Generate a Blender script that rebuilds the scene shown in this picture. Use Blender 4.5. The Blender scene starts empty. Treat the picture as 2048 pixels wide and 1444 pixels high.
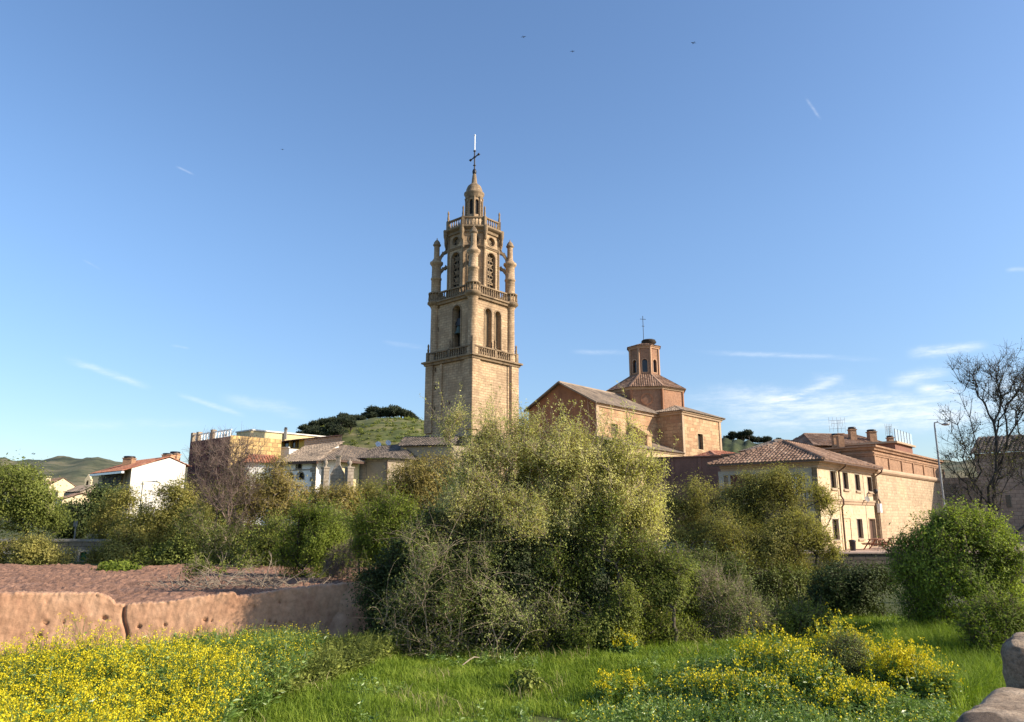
import bpy, math, random
import numpy as np
from mathutils import Vector, Matrix

# ------------------------------------------------------------------ camera, sky, sun, exposure
scene = bpy.context.scene
COL = scene.collection
PITCH = math.radians(12.0); FPX = 1480.0; CAMZ = 3.2
SUN_AZ = math.radians(104.0)      # clockwise from +Y
SUN_EL = math.radians(28.0)
SKY_STRENGTH = 0.148
SUN_STRENGTH = 4.8
EXPOSURE = 0.68

cam_data = bpy.data.cameras.new("camera")
cam_data.sensor_width = 36.0; cam_data.lens = FPX / 2048 * 36.0
cam_data.clip_start = 0.1; cam_data.clip_end = 9000.0
cam = bpy.data.objects.new("camera", cam_data); COL.objects.link(cam)
cam.location = (0, 0, CAMZ); cam.rotation_euler = (math.radians(90) + PITCH, 0, 0)
scene.camera = cam
scene.view_settings.view_transform = 'Standard'
scene.view_settings.look = 'None'
scene.view_settings.exposure = EXPOSURE
scene.view_settings.gamma = 1.0
scene.view_settings.use_curve_mapping = False
scene.cycles.max_bounces = 6; scene.cycles.diffuse_bounces = 3; scene.cycles.glossy_bounces = 2
scene.cycles.transmission_bounces = 3; scene.cycles.transparent_max_bounces = 6
scene.cycles.use_adaptive_sampling = True

sl = bpy.data.lights.new("sun", 'SUN'); sl.energy = SUN_STRENGTH; sl.angle = math.radians(0.5); sl.color = (1.0, 0.88, 0.72)
so = bpy.data.objects.new("sun", sl); COL.objects.link(so)
sdir = Vector((math.sin(SUN_AZ) * math.cos(SUN_EL), math.cos(SUN_AZ) * math.cos(SUN_EL), math.sin(SUN_EL)))
so.rotation_euler = sdir.to_track_quat('Z', 'Y').to_euler(); so.location = (60, -30, 60)

# pixel of the photograph (2048 wide) and a distance -> a point of the place
def ray(px, py):
    X = (px - 1024) / FPX; Y = (722 - py) / FPX
    return Vector((X, math.cos(PITCH) - Y * math.sin(PITCH), math.sin(PITCH) + Y * math.cos(PITCH)))
def P(px, py, D):
    r = ray(px, py); t = D / r.y
    return Vector((r.x * t, D, CAMZ + r.z * t))
def MPP(px, py, D):               # metres per pixel there
    return D / ray(px, py).y / FPX
def ground_hit(px, py, z):
    r = ray(px, py); t = (z - CAMZ) / r.z
    return Vector((r.x * t, r.y * t, z))
def hit(px, py, A, B):            # (u along A->B in metres, z) on the vertical plane through A and B
    r = ray(px, py); d = Vector((B[0] - A[0], B[1] - A[1])); L = d.length; d /= L
    det = r.x * (-d.y) - (-d.x) * r.y
    t = (A[0] * (-d.y) - (-d.x) * A[1]) / det
    x, y = r.x * t, r.y * t
    return (x - A[0]) * d.x + (y - A[1]) * d.y, CAMZ + r.z * t

# world: Nishita sky with thin cirrus streaks placed by direction
world = bpy.data.worlds.new("World"); scene.world = world; world.use_nodes = True
wt = world.node_tree; wt.nodes.clear()
def _n(t, kind, **kw):
    n = t.nodes.new(kind)
    for k, v in kw.items(): setattr(n, k, v)
    return n
class G:                           # tiny helper for node maths
    def __init__(s, t): s.t = t
    def put(s, sock, v):
        if isinstance(v, bpy.types.NodeSocket): s.t.links.new(v, sock)
        else: sock.default_value = v
    def m(s, op, a, b=0.0, c=None, clamp=False):
        n = _n(s.t, 'ShaderNodeMath', operation=op, use_clamp=clamp)
        s.put(n.inputs[0], a); s.put(n.inputs[1], b)
        if c is not None: s.put(n.inputs[2], c)
        return n.outputs[0]
    def dot(s, a, v):
        n = _n(s.t, 'ShaderNodeVectorMath', operation='DOT_PRODUCT'); s.put(n.inputs[0], a); s.put(n.inputs[1], v)
        return n.outputs['Value']
    def smooth(s, x, lo, hi):
        n = _n(s.t, 'ShaderNodeMapRange', interpolation_type='SMOOTHSTEP')
        s.put(n.inputs[0], x); n.inputs[1].default_value = lo; n.inputs[2].default_value = hi
        return n.outputs[0]
    def noise(s, vec, scale, detail=4, rough=0.55, color=False):
        n = _n(s.t, 'ShaderNodeTexNoise')
        if vec is not None: s.put(n.inputs['Vector'], vec)
        n.inputs['Scale'].default_value = scale; n.inputs['Detail'].default_value = detail; n.inputs['Roughness'].default_value = rough
        return n.outputs['Color'] if color else n.outputs[0]
    def mix(s, f, a, b, mode='MIX'):
        n = _n(s.t, 'ShaderNodeMix', data_type='RGBA', blend_type=mode)
        s.put(n.inputs[0], f); s.put(n.inputs[6], a); s.put(n.inputs[7], b)
        return n.outputs[2]
    def ramp(s, f, stops):
        n = _n(s.t, 'ShaderNodeValToRGB'); e = n.color_ramp.elements
        while len(e) < len(stops): e.new(0.5)
        for i, (p, c) in enumerate(stops): e[i].position = p; e[i].color = (*c[:3], 1)
        s.put(n.inputs[0], f); return n.outputs[0]
    def scale(s, vec, sc):
        n = _n(s.t, 'ShaderNodeVectorMath', operation='MULTIPLY'); s.put(n.inputs[0], vec); n.inputs[1].default_value = sc
        return n.outputs[0]

g = G(wt)
tc = _n(wt, 'ShaderNodeTexCoord')
D_ = tc.outputs['Generated']
sky = _n(wt, 'ShaderNodeTexSky', sky_type='NISHITA')
sky.sun_disc = False; sky.sun_elevation = SUN_EL; sky.sun_rotation = SUN_AZ
sky.altitude = 450; sky.air_density = 1.0; sky.dust_density = 1.1; sky.ozone_density = 2.0
hs = _n(wt, 'ShaderNodeHueSaturation'); hs.inputs['Saturation'].default_value = 1.10; hs.inputs['Hue'].default_value = 0.502; hs.inputs['Value'].default_value = 1.0
wt.links.new(sky.outputs[0], hs.inputs['Color'])
nz = g.noise(D_, 26.0, 6, 0.62)
nzf = g.noise(g.scale(D_, (1.0, 1.0, 6.0)), 16.0, 9, 0.72)
total = None
STREAKS = [  # pixel ends, half width (px), opacity
    ((130, 716), (300, 775), 8, .36), ((355, 788), (490, 832), 6, .42), ((340, 690), (380, 697), 3, .2), ((440, 795), (620, 830), 16, .22),
    ((1612, 195), (1642, 240), 3.2, .22), ((352, 332), (388, 350), 2.5, .2), ((165, 520), (205, 542), 2.5, .15),
    ((765, 684), (850, 696), 6, .16), ((1140, 703), (1265, 706), 6, .18), ((1400, 704), (1760, 719), 6, .26),
    ((1530, 812), (1682, 757), 10, .5), ((1620, 752), (1690, 757), 9, .3), ((1700, 748), (1480, 850), 22, .2),
    ((1815, 708), (1975, 690), 11, .62), ((1775, 762), (1905, 740), 16, .5), ((1830, 774), (1930, 786), 12, .75),
    ((1360, 802), (2100, 812), 34, .62), ((1440, 845), (2000, 838), 26, .5), ((60, 850), (420, 848), 12, .16), ((1350, 838), (1420, 835), 24, .2),
    ((2010, 540), (2060, 538), 5, .2), ((1960, 760), (2100, 800), 40, .5),
]
for a, b, w, op in STREAKS:
    da, db = ray(*a).normalized(), ray(*b).normalized()
    n = da.cross(db).normalized(); mid = (da + db).normalized(); al = (db - da).normalized()
    half = (db - da).length / 2
    w_ = w / FPX
    d1 = g.m('ABSOLUTE', g.m('ADD', g.dot(D_, n), g.m('MULTIPLY', g.m('SUBTRACT', nz, 0.5), w_ * 1.6)))
    f1 = g.m('POWER', g.m('SUBTRACT', 1.0, g.smooth(d1, 0.0, w_ * 1.35)), 1.5)
    f2 = g.m('SUBTRACT', 1.0, g.smooth(g.m('ABSOLUTE', g.dot(D_, al)), half * 0.35, half * 1.15))
    f3 = g.smooth(g.dot(D_, mid), 0.2, 0.4)
    f = g.m('MULTIPLY', g.m('MULTIPLY', g.m('MULTIPLY', f1, f2), f3), op)
    f = g.m('MULTIPLY', f, g.m('ADD', 0.12, g.m('MULTIPLY', g.smooth(nzf, .30, .70), 1.0)))
    total = f if total is None else g.m('ADD', total, f)
total = g.m('MINIMUM', total, 0.85)
# sky colour dimmed towards the horizon
sep = _n(wt, 'ShaderNodeSeparateXYZ'); wt.links.new(D_, sep.inputs[0])
low = g.mix(g.smooth(sep.outputs[2], -.02, .42), (.66, .68, .72, 1), (1, 1, 1, 1))
cl = g.mix(total, g.mix(1.0, hs.outputs[0], low, 'MULTIPLY'), (4.9, 5.1, 5.3, 1))
bg = _n(wt, 'ShaderNodeBackground'); bg.inputs[1].default_value = SKY_STRENGTH
wt.links.new(cl, bg.inputs[0])
wo = _n(wt, 'ShaderNodeOutputWorld'); wt.links.new(bg.outputs[0], wo.inputs[0])

# ------------------------------------------------------------------ naming helpers
def tag(o, label=None, cat=None, group=None, kind=None):
    if label: o['label'] = label
    if cat: o['category'] = cat
    if group: o['group'] = group
    if kind: o['kind'] = kind
    return o
def thing(name, loc, label, cat, group=None):
    o = bpy.data.objects.new(name, None); COL.objects.link(o)
    o.location = loc; o.empty_display_size = 0.3
    return tag(o, label, cat, group)
def world_loc(o):
    v = Vector((0, 0, 0))
    while o is not None:
        v = v + Vector(o.location); o = o.parent
    return v
def link(name, me, parent=None, offset=None):
    o = bpy.data.objects.new(name, me); COL.objects.link(o)
    if parent is not None: o.parent = parent
    return o

# ------------------------------------------------------------------ mesh builder (world coordinates, UV in metres)
Z = Vector((0, 0, 1))
class MB:
    def __init__(s): s.v = []; s.f = []; s.sm = []
    def add(s, vs, fs, smooth=False):
        n = len(s.v); s.v += [Vector(v) for v in vs]
        for f in fs: s.f.append([i + n for i in f]); s.sm.append(smooth)
    def poly(s, vs): s.add(vs, [list(range(len(vs)))])
    def box(s, c, size, rz=0.0, ux=None):
        if ux is None: ux = Vector((math.cos(rz), math.sin(rz), 0))
        uy = Z.cross(ux); c = Vector(c); a, b, d = [q / 2 for q in size]
        vs = [c + ux * (a * i) + uy * (b * j) + Z * (d * k) for k in (-1, 1) for j in (-1, 1) for i in (-1, 1)]
        s.add(vs, [(0, 2, 3, 1), (4, 5, 7, 6), (0, 1, 5, 4), (2, 6, 7, 3), (0, 4, 6, 2), (1, 3, 7, 5)])
    def bar(s, a, b, w, h):          # box beam from a to b
        a, b = Vector(a), Vector(b); d = (b - a).normalized()
        x = d.cross(Z); x = x.normalized() if x.length > 1e-4 else Vector((1, 0, 0)); y = x.cross(d)
        vs = [q + x * (w / 2 * i) + y * (h / 2 * j) for q in (a, b) for j in (-1, 1) for i in (-1, 1)]
        s.add(vs, [(0, 2, 3, 1), (4, 5, 7, 6), (0, 1, 5, 4), (2, 6, 7, 3), (0, 4, 6, 2), (1, 3, 7, 5)])
    def prism(s, pts, z0, z1, cap=True):
        n = len(pts); b = [Vector((p[0], p[1], z0)) for p in pts]; t = [Vector((p[0], p[1], z1)) for p in pts]
        s.add(b + t, [(i, (i + 1) % n, n + (i + 1) % n, n + i) for i in range(n)])
        if cap: s.poly(t); s.poly(list(reversed(b)))
    def tube(s, path, rad, n=6, cap=True, smooth=True):
        path = [Vector(p) for p in path]
        if not hasattr(rad, '__len__'): rad = [rad] * len(path)
        vs = []; x = None
        for i, p in enumerate(path):
            d = (path[min(i + 1, len(path) - 1)] - path[max(i - 1, 0)]).normalized()
            if x is None: x = d.orthogonal().normalized()
            else:
                x = x - d * x.dot(d); x = x.normalized() if x.length > 1e-5 else d.orthogonal().normalized()
            y = d.cross(x)
            vs += [p + (x * math.cos(2 * math.pi * k / n) + y * math.sin(2 * math.pi * k / n)) * rad[i] for k in range(n)]
        fs = [(i * n + k, i * n + (k + 1) % n, (i + 1) * n + (k + 1) % n, (i + 1) * n + k) for i in range(len(path) - 1) for k in range(n)]
        s.add(vs, fs, smooth)
        if cap: s.poly(vs[-n:]); s.poly(list(reversed(vs[:n])))
    def lathe(s, c, prof, n=12, smooth=True, rot=0.0):   # prof: (r, z)
        c = Vector(c); vs = []
        for r, z in prof:
            vs += [c + Vector((r * math.cos(rot + 2 * math.pi * k / n), r * math.sin(rot + 2 * math.pi * k / n), z)) for k in range(n)]
        fs = [(i * n + k, i * n + (k + 1) % n, (i + 1) * n + (k + 1) % n, (i + 1) * n + k) for i in range(len(prof) - 1) for k in range(n)]
        s.add(vs, fs, smooth)
        if prof[-1][0] > 0.01: s.poly(vs[-n:])
        if prof[0][0] > 0.01: s.poly(list(reversed(vs[:n])))
    # vertical wall A->B (outward normal to the right of A->B), with recessed openings
    def wall(s, A, B, z0, z1, holes=(), top=None):
        A = Vector((A[0], A[1], 0)); B = Vector((B[0], B[1], 0)); d = B - A; L = d.length; d /= L; n = Vector((d.y, -d.x, 0))
        us = sorted({0.0, L, *[h['u0'] for h in holes], *[h['u1'] for h in holes]})
        zs = sorted({z0, z1, *[h['z0'] for h in holes], *[h['z1'] for h in holes]})
        us = [u for u in us if -1e-6 <= u <= L + 1e-6]; zs = [z for z in zs if z0 - 1e-6 <= z <= z1 + 1e-6]
        pt = lambda u, z, dep=0.0: A + d * u + Z * z - n * dep
        for i in range(len(us) - 1):
            for j in range(len(zs) - 1):
                uc = (us[i] + us[i + 1]) / 2; zc = (zs[j] + zs[j + 1]) / 2
                if any(h['u0'] < uc < h['u1'] and h['z0'] < zc < h['z1'] for h in holes): continue
                s.poly([pt(us[i], zs[j]), pt(us[i + 1], zs[j]), pt(us[i + 1], zs[j + 1]), pt(us[i], zs[j + 1])])
        for h in holes:
            o = s.outline(h); dep = h.get('depth', 0.2); m = len(o)
            for k in range(m):
                a, b = o[k], o[(k + 1) % m]
                s.poly([pt(*a), pt(*a, dep), pt(*b, dep), pt(*b)])
            w = h['u1'] - h['u0']; r = w / 2; uc = (h['u0'] + h['u1']) / 2
            if h.get('arch') or h.get('round'):
                K = 6; ang = [math.pi / 2 * k / K for k in range(K + 1)]
                quads = [(1, 1), (-1, 1)] + ([(1, -1), (-1, -1)] if h.get('round') else [])
                zc = h['z1'] - r
                for sx, sz in quads:
                    for k in range(K):
                        p = [(uc + sx * r, zc + sz * r)] + [(uc + sx * r * math.cos(a), zc + sz * r * math.sin(a)) for a in (ang[k], ang[k + 1])]
                        if sx * sz > 0: p = [p[0], p[2], p[1]]
                        s.poly([pt(*q) for q in p])
    @staticmethod
    def outline(h):
        w = h['u1'] - h['u0']; r = w / 2; uc = (h['u0'] + h['u1']) / 2
        if h.get('round'):
            zc = h['z1'] - r
            return [(uc + r * math.cos(2 * math.pi * k / 24), zc + r * math.sin(2 * math.pi * k / 24)) for k in range(24)]
        if h.get('arch'):
            zc = h['z1'] - r
            return [(h['u0'], h['z0']), (h['u1'], h['z0'])] + [(uc + r * math.cos(math.pi * k / 12), zc + r * math.sin(math.pi * k / 12)) for k in range(13)]
        return [(h['u0'], h['z0']), (h['u1'], h['z0']), (h['u1'], h['z1']), (h['u0'], h['z1'])]
    def pane(s, A, B, h, dep=None):
        A = Vector((A[0], A[1], 0)); B = Vector((B[0], B[1], 0)); d = (B - A).normalized(); n = Vector((d.y, -d.x, 0))
        dep = h.get('depth', 0.2) - 0.004 if dep is None else dep
        s.poly([A + d * u + Z * z - n * dep for u, z in s.outline(h)])
    def ring(s, A, B, h, w, out, inn=0.05, sill=True):   # frame around an opening, proud of the wall by out
        A = Vector((A[0], A[1], 0)); B = Vector((B[0], B[1], 0)); d = (B - A).normalized(); n = Vector((d.y, -d.x, 0))
        o = s.outline(h); uc = (h['u0'] + h['u1']) / 2; zc = (h['z0'] + h['z1']) / 2
        hw = (h['u1'] - h['u0']) / 2; hh = (h['z1'] - h['z0']) / 2
        o2 = [(uc + (u - uc) * (hw + w) / hw, zc + (z - zc) * (hh + w) / hh) for u, z in o]
        pt = lambda u, z, dep: A + d * u + Z * z - n * dep
        m = len(o)
        for k in range(m):
            j = (k + 1) % m
            s.poly([pt(*o2[k], -out), pt(*o2[j], -out), pt(*o[j], -out), pt(*o[k], -out)])
            s.poly([pt(*o2[k], inn), pt(*o2[j], inn), pt(*o2[j], -out), pt(*o2[k], -out)])
            s.poly([pt(*o[k], -out), pt(*o[j], -out), pt(*o[j], inn), pt(*o[k], inn)])
    def fbox(s, A, B, u0, u1, z0, z1, out, inn=0.05):    # box lying on a wall face
        A = Vector((A[0], A[1], 0)); B = Vector((B[0], B[1], 0)); d = (B - A).normalized(); n = Vector((d.y, -d.x, 0))
        c = A + d * ((u0 + u1) / 2) + n * ((out - inn) / 2) + Z * ((z0 + z1) / 2)
        s.box(c, (u1 - u0, out + inn, z1 - z0), ux=d)
    def molding(s, pts, z0, z1, out, inn=0.1, closed=True, prof=None):   # cornice ring swept around a CCW polygon
        n = len(pts); P2 = [Vector((p[0], p[1])) for p in pts]
        prof = prof or [(-inn, z0), (out * .45, z0), (out * .6, z0 + (z1 - z0) * .45), (out, z0 + (z1 - z0) * .6), (out, z1), (-inn, z1)]
        def off(i, o):
            p = P2[i]
            e0 = (p - P2[i - 1]) if (closed or i > 0) else None; e1 = (P2[(i + 1) % n] - p) if (closed or i < n - 1) else None
            if e0 is None: e0 = e1
            if e1 is None: e1 = e0
            n0 = Vector((e0.y, -e0.x)).normalized(); n1 = Vector((e1.y, -e1.x)).normalized()
            b = (n0 + n1); b = b / max(b.dot(n0), 0.2) if b.length > 1e-5 else n0
            return p + b * o
        rings = [[Vector((*off(i, o), z)) for o, z in prof] for i in range(n)]; m = len(prof)
        vs = [q for r in rings for q in r]
        fs = []
        for i in range(n if closed else n - 1):
            j = (i + 1) % n
            for k in range(m):
                l = (k + 1) % m
                fs.append((i * m + k, j * m + k, j * m + l, i * m + l))
        s.add(vs, fs)
        if not closed: s.poly(rings[0]); s.poly(list(reversed(rings[-1])))
    # barrel tiles over a planar convex polygon; eave edge = poly[0]->poly[1]
    def tiles(s, poly, wu=0.26, lv=0.5, h=0.07, lift=0.02, jit=0.015, rng=random.Random(3)):
        p = [Vector(q) for q in poly]; e = (p[1] - p[0]); U = e.normalized()
        N = e.cross(p[-1] - p[0]).normalized()
        if N.z < 0: N = -N
        V = N.cross(U)
        if V.dot(p[2] - p[0]) < 0: V = -V
        q = [((x - p[0]).dot(U), (x - p[0]).dot(V)) for x in p]
        s.poly([x for x in p])
        umin, umax = min(a for a, b in q), max(a for a, b in q)
        nu = max(1, round((umax - umin) / wu)); w = (umax - umin) / nu
        for i in range(nu):
            u = umin + (i + .5) * w; vs_ = []
            for k in range(len(q)):
                (a0, b0), (a1, b1) = q[k], q[(k + 1) % len(q)]
                if abs(a1 - a0) > 1e-6 and min(a0, a1) <= u <= max(a0, a1):
                    vs_.append(b0 + (b1 - b0) * (u - a0) / (a1 - a0))
            if len(vs_) < 2: continue
            v0, v1 = min(vs_), max(vs_)
            if v1 - v0 < 0.05: continue
            nv = max(1, round((v1 - v0) / lv)); step = (v1 - v0) / nv
            for j in range(nv):
                a = v0 + j * step - (0.06 if j == 0 else 0.03); b = v0 + (j + 1) * step
                jx = rng.uniform(-jit, jit); jz = rng.uniform(0, jit)
                row = []
                for vv, z0, sc in ((a, lift + 0.035 + jz, 1.0), (b, lift + jz, 0.86)):
                    for k in range(5):
                        t = math.pi * k / 4
                        row.append(p[0] + U * (u + jx - math.cos(t) * w * .47 * sc) + V * vv + N * (z0 + math.sin(t) * h))
                s.add(row, [(k, k + 1, 6 + k, 5 + k) for k in range(4)] + [(4, 3, 2, 1, 0)])
    def build(s, name, mat, parent=None, origin=None):
        me = bpy.data.meshes.new(name)
        if parent is not None: off = world_loc(parent)
        elif origin is not None: off = Vector(origin)
        else: off = Vector((0, 0, 0))
        me.from_pydata([tuple(v - off) for v in s.v], [], s.f)
        me.polygons.foreach_set('use_smooth', s.sm)
        uv = me.uv_layers.new(name='UVMap'); data = np.zeros((len(me.loops), 2), np.float32)
        for p_ in me.polygons:
            n = p_.normal
            t = Vector((-n.y, n.x, 0))
            t = t.normalized() if t.length > 0.05 else Vector((1, 0, 0))
            b = n.cross(t)
            for li in p_.loop_indices:
                co = me.vertices[me.loops[li].vertex_index].co + off
                data[li] = (co.dot(t), co.dot(b))
        uv.data.foreach_set('uv', data.ravel())
        me.materials.append(mat)
        o = link(name, me, parent)
        if parent is None and origin is not None: o.location = origin
        return o

def np_mesh(name, V, F, mats, midx=None, parent=None, smooth=False, offset=(0, 0, 0)):
    me = bpy.data.meshes.new(name)
    V = np.asarray(V, np.float32) - np.asarray(offset, np.float32); F = np.asarray(F, np.int32); m = F.shape[1]
    me.vertices.add(len(V)); me.vertices.foreach_set('co', V.ravel())
    me.loops.add(F.size); me.loops.foreach_set('vertex_index', F.ravel())
    me.polygons.add(len(F)); me.polygons.foreach_set('loop_start', np.arange(0, F.size, m, dtype=np.int32))
    me.polygons.foreach_set('loop_total', np.full(len(F), m, np.int32))
    if midx is not None: me.polygons.foreach_set('material_index', np.asarray(midx, np.int32))
    me.polygons.foreach_set('use_smooth', np.full(len(F), smooth))
    for q in (mats if isinstance(mats, (list, tuple)) else [mats]): me.materials.append(q)
    me.update(calc_edges=True)
    return link(name, me, parent)

# ------------------------------------------------------------------ materials
def new_mat(name):
    m = bpy.data.materials.new(name); m.use_nodes = True; t = m.node_tree; t.nodes.clear()
    out = _n(t, 'ShaderNodeOutputMaterial'); bs = _n(t, 'ShaderNodeBsdfPrincipled'); t.links.new(bs.outputs[0], out.inputs[0])
    bs.inputs['Specular IOR Level'].default_value = 0.25
    return m, t, bs, out, G(t)
def bump(t, bs, h, strength=0.4, dist=0.05):
    b = _n(t, 'ShaderNodeBump'); b.inputs['Strength'].default_value = strength; b.inputs['Distance'].default_value = dist
    t.links.new(h, b.inputs['Height']); t.links.new(b.outputs[0], bs.inputs['Normal'])
def mat_stone(name, c1, c2, mortar, bw=0.9, bh=0.42, msize=0.02, stain=(0.10, 0.075, 0.05), stain_amt=0.5, patch=None, rough=0.9, bstr=0.5):
    m, t, bs, out, g = new_mat(name)
    tc = _n(t, 'ShaderNodeTexCoord'); uv = tc.outputs['UV']; ob = tc.outputs['Object']
    wv = _n(t, 'ShaderNodeVectorMath', operation='ADD'); t.links.new(uv, wv.inputs[0])
    wob = g.scale(g.noise(ob, 0.8, 2, .5, True), (0.10, 0.07, 0)); t.links.new(wob, wv.inputs[1])
    br = _n(t, 'ShaderNodeTexBrick'); t.links.new(wv.outputs[0], br.inputs['Vector'])
    br.inputs['Scale'].default_value = 1.0; br.inputs['Brick Width'].default_value = bw; br.inputs['Row Height'].default_value = bh
    br.inputs['Mortar Size'].default_value = msize; br.inputs['Mortar Smooth'].default_value = 0.2; br.inputs['Bias'].default_value = -0.1
    br.inputs['Color1'].default_value = (*c1, 1); br.inputs['Color2'].default_value = (*c2, 1); br.inputs['Mortar'].default_value = (*mortar, 1)
    col = br.outputs['Color']
    n1 = g.noise(ob, 0.35, 5, .6); n2 = g.noise(ob, 4.0, 5, .65); n3 = g.noise(g.scale(ob, (1, 1, 0.16)), 0.9, 5, .6)
    col = g.mix(1.0, col, g.ramp(n1, [(.25, (.72, .70, .68)), (.5, (1, 1, 1)), (.75, (1.12, 1.08, 1.0))]), 'MULTIPLY')
    col = g.mix(1.0, col, g.ramp(n2, [(.3, (.78, .76, .74)), (.6, (1.08, 1.07, 1.05))]), 'MULTIPLY')
    if patch: col = g.mix(g.m('MULTIPLY', g.smooth(g.noise(ob, 0.55, 4, .6), .52, .66), 0.75), col, (*patch, 1))
    col = g.mix(g.m('MULTIPLY', g.smooth(n3, .50, .72), stain_amt), col, (*stain, 1))
    t.links.new(col, bs.inputs['Base Color']); bs.inputs['Roughness'].default_value = rough
    hgt = g.m('ADD', g.m('MULTIPLY', g.m('SUBTRACT', 1.0, br.outputs['Fac']), 0.7), g.m('MULTIPLY', n2, 0.6))
    bump(t, bs, hgt, bstr, 0.04)
    return m
def mat_plaster(name, c, var=0.16, stain=(0.25, 0.2, 0.15), stain_amt=0.25, rough=0.9, bstr=0.25, sc=1.0):
    m, t, bs, out, g = new_mat(name)
    ob = _n(t, 'ShaderNodeTexCoord').outputs['Object']
    n1 = g.noise(ob, 0.5 * sc, 5, .6); n2 = g.noise(ob, 7.0 * sc, 4, .6); n3 = g.noise(g.scale(ob, (1, 1, 0.12)), 1.3 * sc, 5, .6)
    col = g.ramp(n1, [(.25, [x * (1 - var) for x in c]), (.7, [min(x * (1 + var * .6), .95) for x in c])])
    col = g.mix(1.0, col, g.ramp(n2, [(.3, (.88, .87, .86)), (.6, (1.04, 1.04, 1.03))]), 'MULTIPLY')
    col = g.mix(g.m('MULTIPLY', g.smooth(n3, .5, .75), stain_amt), col, (*stain, 1))
    t.links.new(col, bs.inputs['Base Color']); bs.inputs['Roughness'].default_value = rough
    bump(t, bs, g.m('ADD', n2, n1), bstr, 0.03)
    return m
def mat_island(name, stops, rough=0.85, transl=0.0, noise_sc=None, noise_rng=(.7, 1.15), spec=0.25, bias=None):
    """colour chosen per loose piece (each leaf, each tile), drifting in clumps"""
    m, t, bs, out, g = new_mat(name)
    geo = _n(t, 'ShaderNodeNewGeometry'); ob = _n(t, 'ShaderNodeTexCoord').outputs['Object']
    f = geo.outputs['Random Per Island']
    if noise_sc:
        nn = g.noise(ob, noise_sc, 3, .55)
        f = g.m('ADD', g.m('MULTIPLY', f, 0.5), g.m('SUBTRACT', g.m('MULTIPLY', nn, 1.5), 0.5), clamp=True)
    col = g.ramp(f, stops)
    t.links.new(col, bs.inputs['Base Color']); bs.inputs['Roughness'].default_value = rough
    bs.inputs['Specular IOR Level'].default_value = spec
    if transl > 0:
        tr = _n(t, 'ShaderNodeBsdfTranslucent'); t.links.new(g.mix(1.0, col, (1.15, 1.2, 0.75, 1), 'MULTIPLY'), tr.inputs[0])
        mx = _n(t, 'ShaderNodeMixShader'); mx.inputs[0].default_value = transl
        t.links.new(bs.outputs[0], mx.inputs[1]); t.links.new(tr.outputs[0], mx.inputs[2]); t.links.new(mx.outputs[0], out.inputs[0])
    return m
def mat_plain(name, c, rough=0.6, metal=0.0, var=0.15, sc=6.0, spec=0.3):
    m, t, bs, out, g = new_mat(name)
    ob = _n(t, 'ShaderNodeTexCoord').outputs['Object']; n1 = g.noise(ob, sc, 4, .6)
    col = g.ramp(n1, [(.25, [x * (1 - var) for x in c]), (.75, [min(1, x * (1 + var)) for x in c])])
    t.links.new(col, bs.inputs['Base Color']); bs.inputs['Roughness'].default_value = rough; bs.inputs['Metallic'].default_value = metal
    bs.inputs['Specular IOR Level'].default_value = spec
    return m
M = {}
M['tower'] = mat_stone('tower_sandstone', (.52, .375, .235), (.39, .275, .17), (.25, .17, .10), 0.72, 0.33, 0.018, stain=(.13, .085, .05), stain_amt=.45, patch=(.33, .225, .135), bstr=.8)
M['tower_trim'] = mat_stone('tower_trim_stone', (.31, .225, .14), (.22, .16, .10), (.15, .105, .07), 1.1, 0.5, 0.015, stain=(.08, .06, .045), stain_amt=.75)
M['church'] = mat_stone('church_ashlar', (.52, .36, .21), (.35, .205, .115), (.24, .16, .10), 1.15, 0.52, 0.022, stain_amt=.30, patch=(.42, .235, .13))
M['church_plain'] = mat_plaster('church_render', (.53, .385, .235), stain_amt=.3)
M['brick_red'] = mat_stone('red_brick', (.40, .215, .13), (.31, .155, .09), (.34, .23, .16), .30, .085, .012, stain_amt=.35)
M['gable_red'] = mat_plaster('red_gable_plaster', (.36, .175, .095), .3, (.15, .075, .05), .5)
M['trim_red'] = mat_plaster('pale_brick_trim', (.47, .29, .18), .2)
M['brick_old'] = mat_stone('old_orange_brick', (.43, .26, .16), (.33, .19, .115), (.30, .19, .12), .36, .10, .014, stain_amt=.35)
M['rubble'] = mat_stone('rubble_wall', (.56, .42, .27), (.40, .29, .185), (.47, .36, .24), .42, .24, .04, stain=(.2, .13, .085), stain_amt=.35, bstr=.9)
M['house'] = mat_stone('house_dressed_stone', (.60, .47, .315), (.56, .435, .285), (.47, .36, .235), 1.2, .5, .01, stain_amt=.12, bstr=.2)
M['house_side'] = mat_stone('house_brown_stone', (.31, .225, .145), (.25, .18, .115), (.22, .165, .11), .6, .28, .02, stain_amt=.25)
M['pale_trim'] = mat_plaster('pale_stone_trim', (.41, .36, .29), .12, stain_amt=.15)
M['cornice'] = mat_plaster('tan_cornice_stone', (.45, .32, .21), .2)
M['maroon'] = mat_plaster('maroon_boundary_plaster', (.24, .115, .08), .25, (.09, .05, .04), .4)
M['tile'] = mat_island('clay_tiles', [(.0, (.12, .075, .05)), (.35, (.21, .125, .082)), (.65, (.31, .19, .125)), (1., (.44, .31, .215))], .9, noise_sc=.5)
M['tile_old'] = mat_island('weathered_tiles', [(.0, (.14, .11, .085)), (.4, (.23, .18, .135)), (.75, (.33, .25, .18)), (1., (.40, .31, .23))], .9, noise_sc=.35)
M['tile_red'] = mat_island('bright_red_tiles', [(.0, (.34, .12, .07)), (.5, (.44, .18, .10)), (1., (.52, .26, .16))], .85)
M['tile_dark'] = mat_island('dark_lichen_tiles', [(.0, (.07, .06, .052)), (.5, (.13, .105, .085)), (1., (.19, .15, .12))], .9)
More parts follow.
